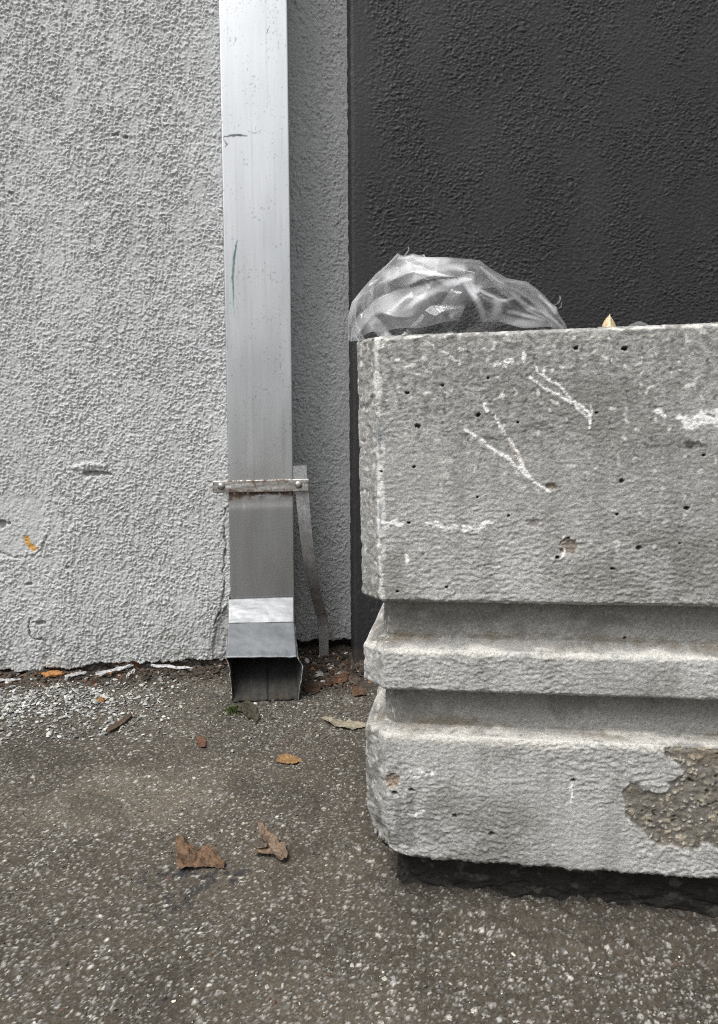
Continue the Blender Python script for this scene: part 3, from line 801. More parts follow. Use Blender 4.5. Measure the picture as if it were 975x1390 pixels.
    # front sheets of the shoe, each a gently uneven plate with real thickness
    def plate(name, tl, tr, bl, br, mat, base, rg, parent=root, nx=40, ny=26, th=.0014, bow=0., lip=0., grime=.3, seed=1, ragged=0.):
        U, V = np.meshgrid(np.linspace(0, 1, nx), np.linspace(0, 1, ny), indexing='ij')
        tl, tr, bl, br = map(np.array, (tl, tr, bl, br))
        P = (tl*(1-U[..., None])+tr*U[..., None])*(1-V[..., None])+(bl*(1-U[..., None])+br*U[..., None])*V[..., None]
        n = np.cross(tr-tl, bl-tl); n = n/np.linalg.norm(n)
        if n[1] > 0: n = -n
        dd = bow*np.sin(np.pi*U)*np.sin(np.pi*V)+lip*ss(.85, 1, V)+.0006*gn(U*3, V*3, seed)+.0003*gn(U*9, V*9, seed+1)
        P = P+n*dd[..., None]; P[..., 2] += ragged*ss(.8, 1, V)*(gn(U*5, V*0, seed+5)+.5*gn(U*14, V*0, seed+6))
        c_ = np.empty(U.shape+(3,)); c_[:] = base
        g_ = ss(.1, .7, gn(U*6, V*5, seed+2)+.6*gn(U*28, V*22, seed+3)); c_ = mixc(c_, np.array(base)*.55, g_*grime)
        g_ = ss(.5, .7, gn(U*40, V*30, seed+4)); c_ = mixc(c_, (.12, .11, .1), g_*grime)
        b_ = P-n*th
        k = nx*ny; vv = np.concatenate([P.reshape(-1, 3), b_.reshape(-1, 3)])
        f1 = grid_faces(nx, ny); f2 = f1[:, ::-1]+k
        ring = [i*ny for i in range(nx)]+[(nx-1)*ny+j for j in range(1, ny)]+[i*ny+ny-1 for i in range(nx-2, -1, -1)]+[j for j in range(ny-2, 0, -1)]
        ring = np.array(ring); nx_ = np.roll(ring, -1)
        f3 = np.stack([ring, ring+k, nx_+k, nx_], -1)
        cc = np.concatenate([c_.reshape(-1, 3)]*2)
        ra = np.full(len(cc), rg)
        return mesh_obj(name, vv, np.concatenate([f1, f2, f3]), mat, parent, col=cc, attrs={'rough': ra})

    def Q(u, v, d):
        x, z_ = q(u, v, d); return (x, d, z_)
    d1, d2 = dF-.048, dF-.120      # front of the collar foot / of the lip
    plate('collar_band', Q(310.5, 813, dF-.006), Q(399.5, 810, dF-.006), Q(309.5, 846, d1), Q(400, 844.5, d1), M_METAL, (.27, .275, .28), .52, grime=.28, th=.002, bow=.0012, seed=201)
    plate('shoe_front', Q(310, 842, d1+.007), Q(400, 841, d1+.007), Q(307, 893, d2), Q(404, 892, d2), M_METAL, (.195, .205, .215), .58, grime=.3, bow=.0015, lip=.0006, seed=211, ragged=.0012)
    # shoe body: two cheeks bulging outwards and the sloping back plate with its seam
    dlow = d2+.004
    A = lambda u, v, d: np.array(Q(u, v, d))
    g_ = G(360, 951, .004); dG = -float(np.dot(g_-W0, WN)); back_t, back_b = (dB-.004, .16), (dG, .004); print('shoe', d2, dG)

    def cheek(name, um, ul, ub, top_u, seed):
        # columns run from the back plate edge to the free front edge; rows from the top down
        front_edge = [A(top_u, 812, dF-.002), A(top_u, 845, d1+.002), A(ul, 893, d2+.001), A(um, 906, d2+.3*(dG-d2)), A((um+ub)/2, 926, d2+.6*(dG-d2)), A(ub, 951, dG)]
        zs_ = [p[2] for p in front_edge]
        backs = []
        for k, p in enumerate(front_edge):
            t = (p[2]-back_b[1])/(back_t[1]-back_b[1])
            bx = (0.001 if um < 350 else w-.001)+(front_edge[-1][0]-(0.001 if um < 350 else w-.001))*max(0, 1-t)**1.5
            backs.append(np.array([bx, back_b[0]+(back_t[0]-back_b[0])*np.clip(t, 0, 1)+.0, p[2]]))
        fe, be = np.array(front_edge), np.array(backs)
        tt = np.linspace(0, len(fe)-1, 40); i0 = np.clip(tt.astype(int), 0, len(fe)-2); f_ = (tt-i0)[:, None]
        fe = fe[i0]*(1-f_)+fe[i0+1]*f_; be = be[i0]*(1-f_)+be[i0+1]*f_
        V = np.linspace(0, 1, 16)[None, :, None]
        P = be[:, None]*(1-V)+fe[:, None]*V
        P[..., 0] += .0007*gn(P[..., 1]*40, P[..., 2]*60, seed)+.0016*gn(P[..., 2]*90, V[..., 0]*0, seed+2)*V[..., 0]**6; P[..., 1] += .0035*gn(P[..., 2]*110, V[..., 0]*0, seed+3)*V[..., 0]**6*(P[..., 2] < .08)
        c_ = np.empty(P.shape); c_[:] = (.16, .162, .165); c_ = mixc(c_, (.42, .42, .41), ss(.93, .98, V[..., 0]+0*P[..., 0])); c_ *= (1+.2*gn(P[..., 1]*60, P[..., 2]*60, seed+1))[..., None]
        o = mesh_obj(name, P.reshape(-1, 3), grid_faces(40, 16), M_STEEL, root, col=c_, attrs={'rough': np.full(640, .55)})
        m = o.modifiers.new('thick', 'SOLIDIFY'); m.thickness = .0014; m.offset = 0
    cheek('shoe_cheek', 311.5, 307, 315.5, 310.5, 221); cheek('shoe_cheek', 412, 404.5, 405, 399.5, 231)
    # back plate
    U, V = np.meshgrid(np.linspace(0, 1, 60), np.linspace(0, 1, 40), indexing='ij')
    bl, br = A(316, 951, dG), A(405, 951, dG)
    xl = .001+(bl[0]-.001)*V**1.5; xr = w-.001+(br[0]-w+.001)*V**1.5
    X2 = xl*(1-U)+xr*U; Y2 = back_t[0]+(back_b[0]-back_t[0])*V-.004*ss(.85, 1, V)*gn(U*9, V*0, 245); Z2 = back_t[1]+(back_b[1]-back_t[1])*V
    seam = np.exp(-((U-.52)/.012)**2); Z2 = Z2+.003*seam-.0035*np.exp(-((U-.545)/.010)**2)+.0008*gn(U*4, V*4, 241)
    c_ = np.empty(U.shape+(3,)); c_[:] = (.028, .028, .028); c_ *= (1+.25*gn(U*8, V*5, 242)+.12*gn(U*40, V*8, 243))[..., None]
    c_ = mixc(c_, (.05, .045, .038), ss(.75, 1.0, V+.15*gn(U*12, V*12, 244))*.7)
    o = mesh_obj('shoe_back', np.stack([X2, Y2, Z2], -1), grid_faces(60, 40), M_GRIME, root, col=c_, attrs={'rough': np.full(2400, .6)})
    m = o.modifiers.new('thick', 'SOLIDIFY'); m.thickness = .0014; m.offset = 0

    # clamp bar over the pipe, with two bolts
    dC = dF-.0035
    o = plate('clamp_bar', Q(289, 653, dC), Q(420, 650, dC), Q(289, 669, dC), Q(420, 667, dC), M_STEEL, (.46, .45, .43), .55, nx=90, ny=14, th=.003, grime=.0, seed=251)
    me = o.data; co = np.empty(len(me.vertices)*3, np.float32); me.vertices.foreach_get('co', co); co = co.reshape(-1, 3)
    cc = np.empty((len(co), 3)); cc[:] = (.47, .46, .44)
    a, b = co[:, 0], co[:, 2]; zc0 = q(355, 660)[1]
    onpipe = ss(-.004, .004, a)*ss(w+.004, w-.004, a)
    rr = ss(-.1, .5, gn(a*90, b*120, 252)+.6*gn(a*260, b*260, 253)+.5*ss(.004, .011, np.abs(b-zc0))*onpipe-.2)
    cc = mixc(cc, (.16, .09, .045), rr*(.25+.5*onpipe)); tip = ss(.004, .0, a-co[:, 0].min()+.002*gn(a*200, b*200, 254))+ss(.004, .0, co[:, 0].max()-a+.002*gn(a*200, b*200, 255))
    cc = mixc(cc, (.20, .13, .04), tip*.8)
    c4 = np.ones((len(co), 4), np.float32); c4[:, :3] = cc; me.color_attributes['col'].data.foreach_set('color', c4.ravel())
    ra = (.45+.3*rr).astype(np.float32); me.attributes['rough'].data.foreach_set('value', ra)
    for u in (300.5, 405.5):
        x, y, z_ = Q(u, 660 if u < 350 else 658, dC)
        bm = bmesh.new()
        rad = .0068
        prof_ = [(0, rad*.98), (.0008, rad*1.05), (.0009, rad*.80), (.0032, rad*.78), (.0040, rad*.60), (.0042, 0.0001)]
        rings = []
        for yy, rr_ in prof_:
            rings.append([bm.verts.new((rr_*math.cos(t), -yy, rr_*math.sin(t))) for t in np.linspace(0, 2*math.pi, 25)[:-1]])
        for i in range(len(rings)-1):
            for j in range(24): bm.faces.new((rings[i][j], rings[i][(j+1) % 24], rings[i+1][(j+1) % 24], rings[i+1][j]))
        me2 = bpy.data.meshes.new('bolt'); bmesh.ops.recalc_face_normals(bm, faces=bm.faces); bm.to_mesh(me2); bm.free()
        me2.polygons.foreach_set('use_smooth', np.ones(len(me2.polygons), bool))
        at = me2.color_attributes.new('col', 'FLOAT_COLOR', 'POINT'); at.data.foreach_set('color', np.tile(np.array([.42, .41, .39, 1], np.float32), len(me2.vertices)))
        at = me2.attributes.new('rough', 'FLOAT', 'POINT'); at.data.foreach_set('value', np.full(len(me2.vertices), .4, np.float32))
        bo = bpy.data.objects.new('bolt', me2); C.objects.link(bo); me2.materials.append(M_STEEL)
        bo.parent = o; bo.location = (x, y, z_)

    # flat steel straps: a stub going back to the wall on the left, a long bent one on the right
    def strap(name, pts, wd, th=.0022, base=(.47, .475, .48), seed=1, normal=None, taper=0.):
        pts = np.array(pts, float); n = len(pts)-1
        tt = np.linspace(0, n, n*14+1); P = []
        for t in tt:
            i = min(int(t), n-1); f_ = t-i
            p0 = pts[max(i-1, 0)]; p1 = pts[i]; p2 = pts[i+1]; p3 = pts[min(i+2, n)]
            P.append(.5*(2*p1+(p2-p0)*f_+(2*p0-5*p1+4*p2-p3)*f_**2+(3*p1-p0-3*p2+p3)*f_**3))
        P = np.array(P); tan = np.gradient(P, axis=0); tan /= np.linalg.norm(tan, axis=1)[:, None]
        side = np.broadcast_to(np.array(normal if normal is not None else (1., 0, 0), float), P.shape).copy()
        side -= tan*np.sum(side*tan, 1)[:, None]; side /= np.linalg.norm(side, axis=1)[:, None]
        nr = np.cross(side, tan)
        sec = [(-.5, -.5), (-.3, -.5), (-.1, -.5), (.1, -.5), (.3, -.5), (.5, -.5), (.5, .5), (0, .5), (-.5, .5)]
        wt_ = wd*(1-taper*np.linspace(0, 1, len(P)))[:, None]; V = np.array([P+side*a*wt_+nr*b*th for a, b in sec])
        k, m = V.shape[:2]
        f_ = grid_faces(k, m, wrap=True)
        caps = [[i*m for i in range(k)][::-1], [i*m+m-1 for i in range(k)]]
        vv = V.reshape(-1, 3)
        faces = [list(map(int, r)) for r in f_]+caps
        c_ = np.empty((len(vv), 3)); c_[:] = base
        c_ *= (1+.18*gn(vv[:, 0]*120, vv[:, 2]*70, seed))[:, None]
        c_ = mixc(c_, (.2, .17, .14), ss(.4, .7, gn(vv[:, 0]*80, vv[:, 2]*60, seed+1)+.4*gn(vv[:, 0]*250, vv[:, 2]*250, seed+2))*.3)
        return mesh_obj(name, vv, faces, M_STEEL, root, smooth=False, col=c_, attrs={'rough': np.full(len(vv), .5)})
    strap('strap', [Q(407, 632, dC+.006), Q(408, 650, dC+.006), Q(410.5, 672, dC+.007), Q(414.5, 715, dC+.011), Q(419.5, 758, dC+.026), Q(426, 792, dC+.050), Q(434, 826, dC+.084), Q(438.5, 843, dC+.098), Q(439.5, 870, dC+.102), Q(440, 898, dC+.104)],
          WP(419.5, 660, dC)[0]-WP(400.5, 660, dC)[0], seed=261, taper=.28)
    xl_, _, zl_ = Q(299, 660, dC+.004)
    strap('wall_lug', [(xl_, dC+.003, zl_), (xl_-.0005, dC+.02, zl_), (xl_-.001, .004, zl_)], .016, seed=271, normal=(0, 0, 1))


build_pipe()


# ------------------------------------------------------------------ leaves and small litter
def leaf(name, outline, label, cat, base, dark, crumple=.006, curl=.004, seed=1, th=.0005, group=None, z0=.0005, veins=True, nr=26, na=96):
    pts = np.array([G(u, v, .003) for u, v in outline])
    c = pts.mean(0); c[2] = 0
    q = pts[:, :2]-c[:2]
    # resample the outline
    seg = np.linalg.norm(np.roll(q, -1, 0)-q, axis=1); cum = np.concatenate([[0], np.cumsum(seg)]); t = np.linspace(0, cum[-1], na+1)[:-1]
    qq = np.concatenate([q, q[:1]]); O = np.stack([np.interp(t, cum, qq[:, 0]), np.interp(t, cum, qq[:, 1])], -1)
    nrm = O/np.linalg.norm(O, axis=1)[:, None]; O = O+nrm*(.0010*gn(t*900, t*0, seed+7)+.0006*gn(t*2200, t*0, seed+8))[:, None]
    rr = np.linspace(.02, 1, nr)
    X = O[:, 0][:, None]*rr; Y = O[:, 1][:, None]*rr
    rad = np.abs(rr)[None, :]
    wx = X+.004*gn(X*60, Y*60, seed+20); wy = Y+.004*gn(X*60, Y*60, seed+21)
    Z = crumple*(.55*np.abs(gn(wx*75, wy*75, seed))+.35*np.abs(gn(wx*160, wy*160, seed+1))+.2*gn(wx*330, wy*330, seed+2))+curl*rad**2*(.5+.8*gn(np.cos(np.arctan2(Y, X))*1.5, np.sin(np.arctan2(Y, X))*1.5, seed+3))
    Z = np.maximum(Z, 0)
    col = np.empty(X.shape+(3,)); col[:] = base
    k = ss(-.3, .5, gn(X*60, Y*60, seed+4)+.6*gn(X*200, Y*200, seed+5)); col = mixc(col, dark, k*.7)
    if veins:
        ang = np.arctan2(Y, X); vn_ = ss(.10, .03, np.abs(np.sin(ang*4+.8*gn(X*80, Y*80, seed+6)))); col = mixc(col, np.array(base)*1.5, vn_*.45)
    base_z = near_h(c[0], c[1])
    n = len(t)
    o = mesh_obj(name, np.stack([X, Y, Z], -1), grid_faces(n, nr, wrap=True), M_LEAF, col=col, loc=(c[0], c[1], base_z+z0+.0008))
    m = o.modifiers.new('thick', 'SOLIDIFY'); m.thickness = th
    tag(o, label, cat, group)
    return o


leaf('leaf', [(240, 1137), (247, 1138), (253, 1145), (262, 1150), (268, 1158), (273, 1151), (282, 1149), (290, 1153), (298, 1162), (306, 1172), (304, 1180), (285, 1177), (268, 1178), (245, 1181), (239, 1176), (241, 1160), (238, 1150)],
     'large crumpled rust brown dead leaf lying flat above a black stain', 'leaf', (.125, .075, .043), (.05, .029, .018), crumple=.009, curl=.0015, seed=31, group='dead leaves on the asphalt', veins=False)
leaf('leaf.001', [(350, 1118), (356, 1119), (366, 1132), (376, 1140), (387, 1152), (391, 1163), (389, 1171), (380, 1173), (373, 1167), (368, 1164), (356, 1163), (343, 1161), (348, 1156), (362, 1155), (364, 1147), (355, 1140), (352, 1130)],
     'forked pale brown dead leaf with a curled dark tip', 'leaf', (.155, .11, .074), (.075, .052, .035), crumple=.007, curl=.006, seed=47, group='dead leaves on the asphalt')
leaf('leaf.002', [(375, 1035), (379, 1026), (388, 1024), (398, 1027), (411, 1032), (402, 1038), (390, 1038)],
     'small tan orange dead leaf in front of the downpipe', 'leaf', (.24, .14, .06), (.14, .075, .035), crumple=.003, curl=.003, seed=53, group='dead leaves on the asphalt')
leaf('leaf.003', [(268, 998), (275, 997), (280, 1003), (279, 1011), (272, 1012), (267, 1006)],
     'tiny dark reddish leaf scrap left of the downpipe outlet', 'leaf', (.12, .06, .035), (.07, .035, .02), crumple=.003, curl=.002, seed=59, group='dead leaves on the asphalt', nr=12, na=40)
leaf('leaf.004', [(321, 966), (330, 955), (338, 952), (347, 962), (352, 973), (348, 983), (342, 974), (336, 976), (330, 968)],
     'ragged dark brown leaf caught under the downpipe mouth', 'leaf', (.055, .047, .030), (.03, .026, .018), crumple=.008, curl=.006, seed=61, group='dead leaves on the asphalt', nr=16)
leaf('leaf.005', [(371, 948), (379, 940), (386, 938), (382, 947), (376, 952)],
     'thin dark leaf shred at the seam of the downpipe mouth', 'leaf', (.09, .05, .03), (.05, .03, .02), crumple=.006, curl=.006, seed=63, nr=10, na=40, z0=.004, group='dead leaves on the asphalt')
leaf('leaf.006', [(435, 975), (445, 973), (458, 978), (475, 977), (496, 983), (497, 988), (475, 990), (455, 986)],
     'long grey tan curled leaf beside the corner of the concrete block', 'leaf', (.26, .23, .17), (.17, .14, .10), crumple=.004, curl=.004, seed=67, group='dead leaves on the asphalt', veins=False)
leaf('leaf.007', [(144, 992), (155, 983), (168, 976), (178, 968), (180, 972), (170, 981), (158, 989), (148, 995)],
     'slim brown leaf sliver among the white chippings by the pale wall', 'leaf', (.085, .06, .04), (.05, .035, .025), crumple=.002, curl=.002, seed=71, group='dead leaves on the asphalt', veins=False, nr=10, na=50, z0=.004)
leaf('leaf.008', [(450, 923), (456, 916), (465, 912), (473, 915), (470, 922), (462, 927), (455, 928)],
     'rusty leaf scrap in the dark gap beside the concrete block', 'leaf', (.10, .05, .028), (.045, .025, .016), crumple=.006, curl=.003, seed=73, group='dead leaves on the asphalt', nr=12, na=40)
leaf('leaf.009', [(476, 940), (482, 934), (490, 935), (498, 939), (497, 945), (489, 947), (480, 946)],
     'curled russet leaf touching the lowest groove of the concrete block', 'leaf', (.095, .055, .033), (.05, .03, .02), crumple=.007, curl=.004, seed=79, group='dead leaves on the asphalt', nr=12, na=40)
leaf('leaf.010', [(412, 933), (420, 926), (430, 927), (437, 932), (434, 939), (424, 943), (415, 941)],
     'dark brown leaf just right of the downpipe shoe', 'leaf', (.06, .035, .022), (.03, .02, .014), crumple=.006, curl=.004, seed=83, group='dead leaves on the asphalt', nr=12, na=40)


# paint flakes peeled off along the foot of the wall
def flake(u0, v0, u1, v1, wpx, label, seed, tone=.5):
    a, b = G(u0, v0, .016), G(u1, v1, .016); L = np.linalg.norm(b-a); dirv = (b-a)/L; nv = np.array([-dirv[1], dirv[0], 0])
    n = 24; t = np.linspace(0, 1, n); W_ = np.linspace(-.5, .5, 7)
    T, Wg = np.meshgrid(t, W_, indexing='ij')
    wd = wpx*1.45/FPX*1.25*(np.sin(np.pi*np.clip(T, .03, .97))**.5)*(1+.7*gn(T*9, Wg*0, seed))
    P = a[None, None]+(b-a)*T[..., None]+nv*(Wg*wd)[..., None]
    hh = ground_h(P[..., 0], P[..., 1])[0]
    P[..., 2] = hh.max()+.003+.003*(Wg+.5)+.003*gn(T*4, Wg*2, seed+1)
    c_ = np.empty(P.shape); c_[:] = tone; c_ *= (.85+.3*gn(T*12, Wg*5, seed+2))[..., None]; c_ = mixc(c_, (.08, .065, .05), ss(.0, .5, gn(T*14, Wg*4, seed+3)))
    o0 = P.reshape(-1, 3).mean(0)
    o = mesh_obj('paint_flake', P.reshape(-1, 3)-o0, grid_faces(n, 7), M_CHIP, col=c_, loc=o0)
    m = o.modifiers.new('thick', 'SOLIDIFY'); m.thickness = .0009
    tag(o, label, 'paint flake', 'paint flakes along the foot of the pale wall')


flake(88, 917, 118, 911, 4, 'short white paint flake just right of the orange brick spot', 301, .48)
flake(130, 917, 182, 905, 5, 'longest white paint flake, slanting along the foot of the pale wall', 311, .55)
flake(205, 905, 262, 909, 4, 'white paint flake at the wall foot, the one nearest the downpipe', 321, .5)
flake(-8, 921, 28, 920, 3, 'white paint flake cut by the left edge of the view', 331, .45)
flake(172, 918, 184, 908, 3, 'curved cream paint flake at the tip of the longest flake', 341, .6)


def brick(u, v, w, hh, label, seed):
    p = G(u, v, .016); n = 1
    V = ICO_V*1.; k = 1.42/FPX
    # subdivided lump
    bm = bmesh.new(); bmesh.ops.create_icosphere(bm, subdivisions=4, radius=1)
    co = np.array([v_.co for v_ in bm.verts]); fc = np.array([[x.index for x in f.verts] for f in bm.faces]); bm.free()
    r_ = 1+.35*gn(co[:, 0]*2+seed, co[:, 1]*2+co[:, 2], seed)+.15*gn(co[:, 0]*6, co[:, 1]*6+co[:, 2]*5, seed+1)
    co = co*r_[:, None]*np.array([w*k/2, w*k*.3, hh*k/2*1.2])
    c_ = np.empty(co.shape); c_[:] = (.36, .17, .05); c_ = mixc(c_, (.14, .06, .03), ss(0, .5, gn(co[:, 0]*300, co[:, 1]*300+co[:, 2]*200, seed+2))*.8)
    o = mesh_obj('brick_chip', co, fc, M_CHIP, smooth=False, col=c_, loc=(p[0], p[1], near_h(p[0], p[1])+hh*k*.3))
    tag(o, label, 'brick chip', 'orange brick chips at the foot of the pale wall')


brick(72, 912, 30, 5, 'bright orange brick chip at the wall foot near the left edge', 401)
brick(207, 897, 16, 7, 'orange brown brick chip at the wall foot above the nearest paint flake', 411)
brick(290, 893, 26, 10, 'rust brown brick chip at the wall foot touching the downpipe shoe', 421)
brick(137, 939, 9, 6, 'little orange brick crumb lying among white chippings', 431)


# moss cushion under the spout
def moss():
    c0 = G(316, 966); n = 420; V = []; F = []; cols = []
    for k in range(n):
        a = random.random()*6.283; r_ = abs(random.gauss(0, .010)); x = c0[0]+r_*math.cos(a); y = c0[1]+r_*math.sin(a)*1.2
        z = near_h(x, y); hh = random.uniform(.003, .010)*max(.3, 1-r_/.03); b = random.random()*6.283; w = random.uniform(.0006, .0012); t = random.uniform(-.004, .004); t2 = random.uniform(-.004, .004)
        i = len(V); V += [(x-w*math.cos(b), y-w*math.sin(b), z), (x+w*math.cos(b), y+w*math.sin(b), z), (x+t+w*.8*math.cos(b), y+t2+w*.8*math.sin(b), z+hh*.7), (x+t*1.6, y+t2*1.6, z+hh)]
        F += [(i, i+1, i+2), (i, i+2, i+3)]; g = random.uniform(.6, 1.4); cols += [(.05*g, .065*g, .02*g)]*4
    V = np.array(V); V[:, :2] -= c0[:2]
    o = mesh_obj('moss', V, F, M_MOSS, smooth=False, col=np.array(cols), loc=(c0[0], c0[1], 0))
    tag(o, 'small dark green moss tuft under the left cheek of the downpipe mouth', 'moss')


moss()


# ------------------------------------------------------------------ on top of the block
def dry_leaf_tip():
    y = .045
    x0, _ = FP(820, 441, y); x1, _ = FP(844, 441, y); zt = FP(827, 424.5, y)[1]
    w = x1-x0; hh = zt-ZTOP+.002
    # a folded, standing dry leaf: two curved halves meeting in a ridge
    n, m = 22, 16
    U, V = np.meshgrid(np.linspace(-1, 1, n), np.linspace(0, 1, m), indexing='ij')
    half = (w*.42+.001)*(1-V**2.2)**.75
    X = U*half+w*.42*(1-V)**2*(U > 0)*U*.5; Y = .010*np.abs(U)**1.3*(1-.5*V)+.001*gn(U*3, V*3, 5)
    Z = V*hh
    c_ = np.empty(U.shape+(3,)); c_[:] = (.60, .47, .29); c_ = mixc(c_, (.72, .62, .42), ss(.35, .1, np.abs(U+.1)))
    c_ = mixc(c_, (.30, .17, .07), ss(.7, 1, np.abs(U))*.7); c_ *= (1+.12*gn(U*9, V*9, 6))[..., None]
    loc = PW(x0+w*.35, y, ZTOP-.003)
    o = mesh_obj('leaf.011', np.stack([X, Y, Z], -1), grid_faces(n, m), M_LEAF, col=c_, loc=loc)
    o.rotation_euler = (R(-8), 0, PYAW)
    md = o.modifiers.new('thick', 'SOLIDIFY'); md.thickness = .0006
    tag(o, 'folded pale yellow dry leaf standing up behind the top edge of the block', 'leaf')
    # low grey stone
    y = .05; xa, _ = FP(866, 436, y); zt = FP(866, 433, y)[1]
    bm = bmesh.new(); bmesh.ops.create_icosphere(bm, subdivisions=4, radius=1)
    co = np.array([v_.co for v_ in bm.verts]); fc = np.array([[q.index for q in f.verts] for f in bm.faces]); bm.free()
    co = co*(1+.2*gn(co[:, 0]*2, co[:, 1]*2+co[:, 2], 8))[:, None]*np.array([.011, .008, max(.0045, (zt-ZTOP)*.7)])
    cc = np.full(co.shape, .10)*(1+.3*gn(co[:, 0]*200, co[:, 1]*200, 9))[:, None]
    o = mesh_obj('stone', co, fc, M_CHIP, smooth=True, col=cc, loc=PW(xa, y, ZTOP)); o.rotation_euler = (0, 0, PYAW)
    tag(o, 'flat dark grey stone on the block right of the yellow leaf', 'stone')


dry_leaf_tip()


def film_mat():
    m, nt, b = new_mat('clear_plastic_film'); out = nt.nodes['Material Output']; nt.nodes.remove(b)
    hz = N(nt, 'ShaderNodeAttribute', attribute_name='haze')
    tr = N(nt, 'ShaderNodeBsdfTransparent', {'Color': (.965, .967, .97, 1)})
    gl = N(nt, 'ShaderNodeBsdfGlossy', {'Color': (1, 1, 1, 1), 'Roughness': .18})
    fr = N(nt, 'ShaderNodeFresnel', {'IOR': 1.5})
    fr2 = N(nt, 'ShaderNodeMath', {0: fr.outputs[0], 1: .9}, operation='MULTIPLY', use_clamp=True)
    s1 = N(nt, 'ShaderNodeMixShader', {0: fr2.outputs[0], 1: tr.outputs[0], 2: gl.outputs[0]})
    df = N(nt, 'ShaderNodeBsdfDiffuse', {'Color': (.86, .87, .88, 1)}); tl = N(nt, 'ShaderNodeBsdfTranslucent', {'Color': (.86, .87, .88, 1)})
    s2 = N(nt, 'ShaderNodeMixShader', {0: .32, 1: df.outputs[0], 2: tl.outputs[0]})
    s3 = N(nt, 'ShaderNodeMixShader', {0: hz.outputs['Fac'], 1: s1.outputs[0], 2: s2.outputs[0]})
    nt.links.new(s3.outputs[0], out.inputs['Surface'])
    tc = N(nt, 'ShaderNodeTexCoord'); ns = N(nt, 'ShaderNodeTexNoise', {'Vector': tc.outputs['Object'], 'Scale': 45., 'Detail': 3., 'Distortion': 1.5})
    bp = N(nt, 'ShaderNodeBump', {'Height': ns.outputs['Fac'], 'Distance': .0007, 'Strength': .5})
    for s in (gl,): nt.links.new(bp.outputs[0], s.inputs['Normal'])
    return m


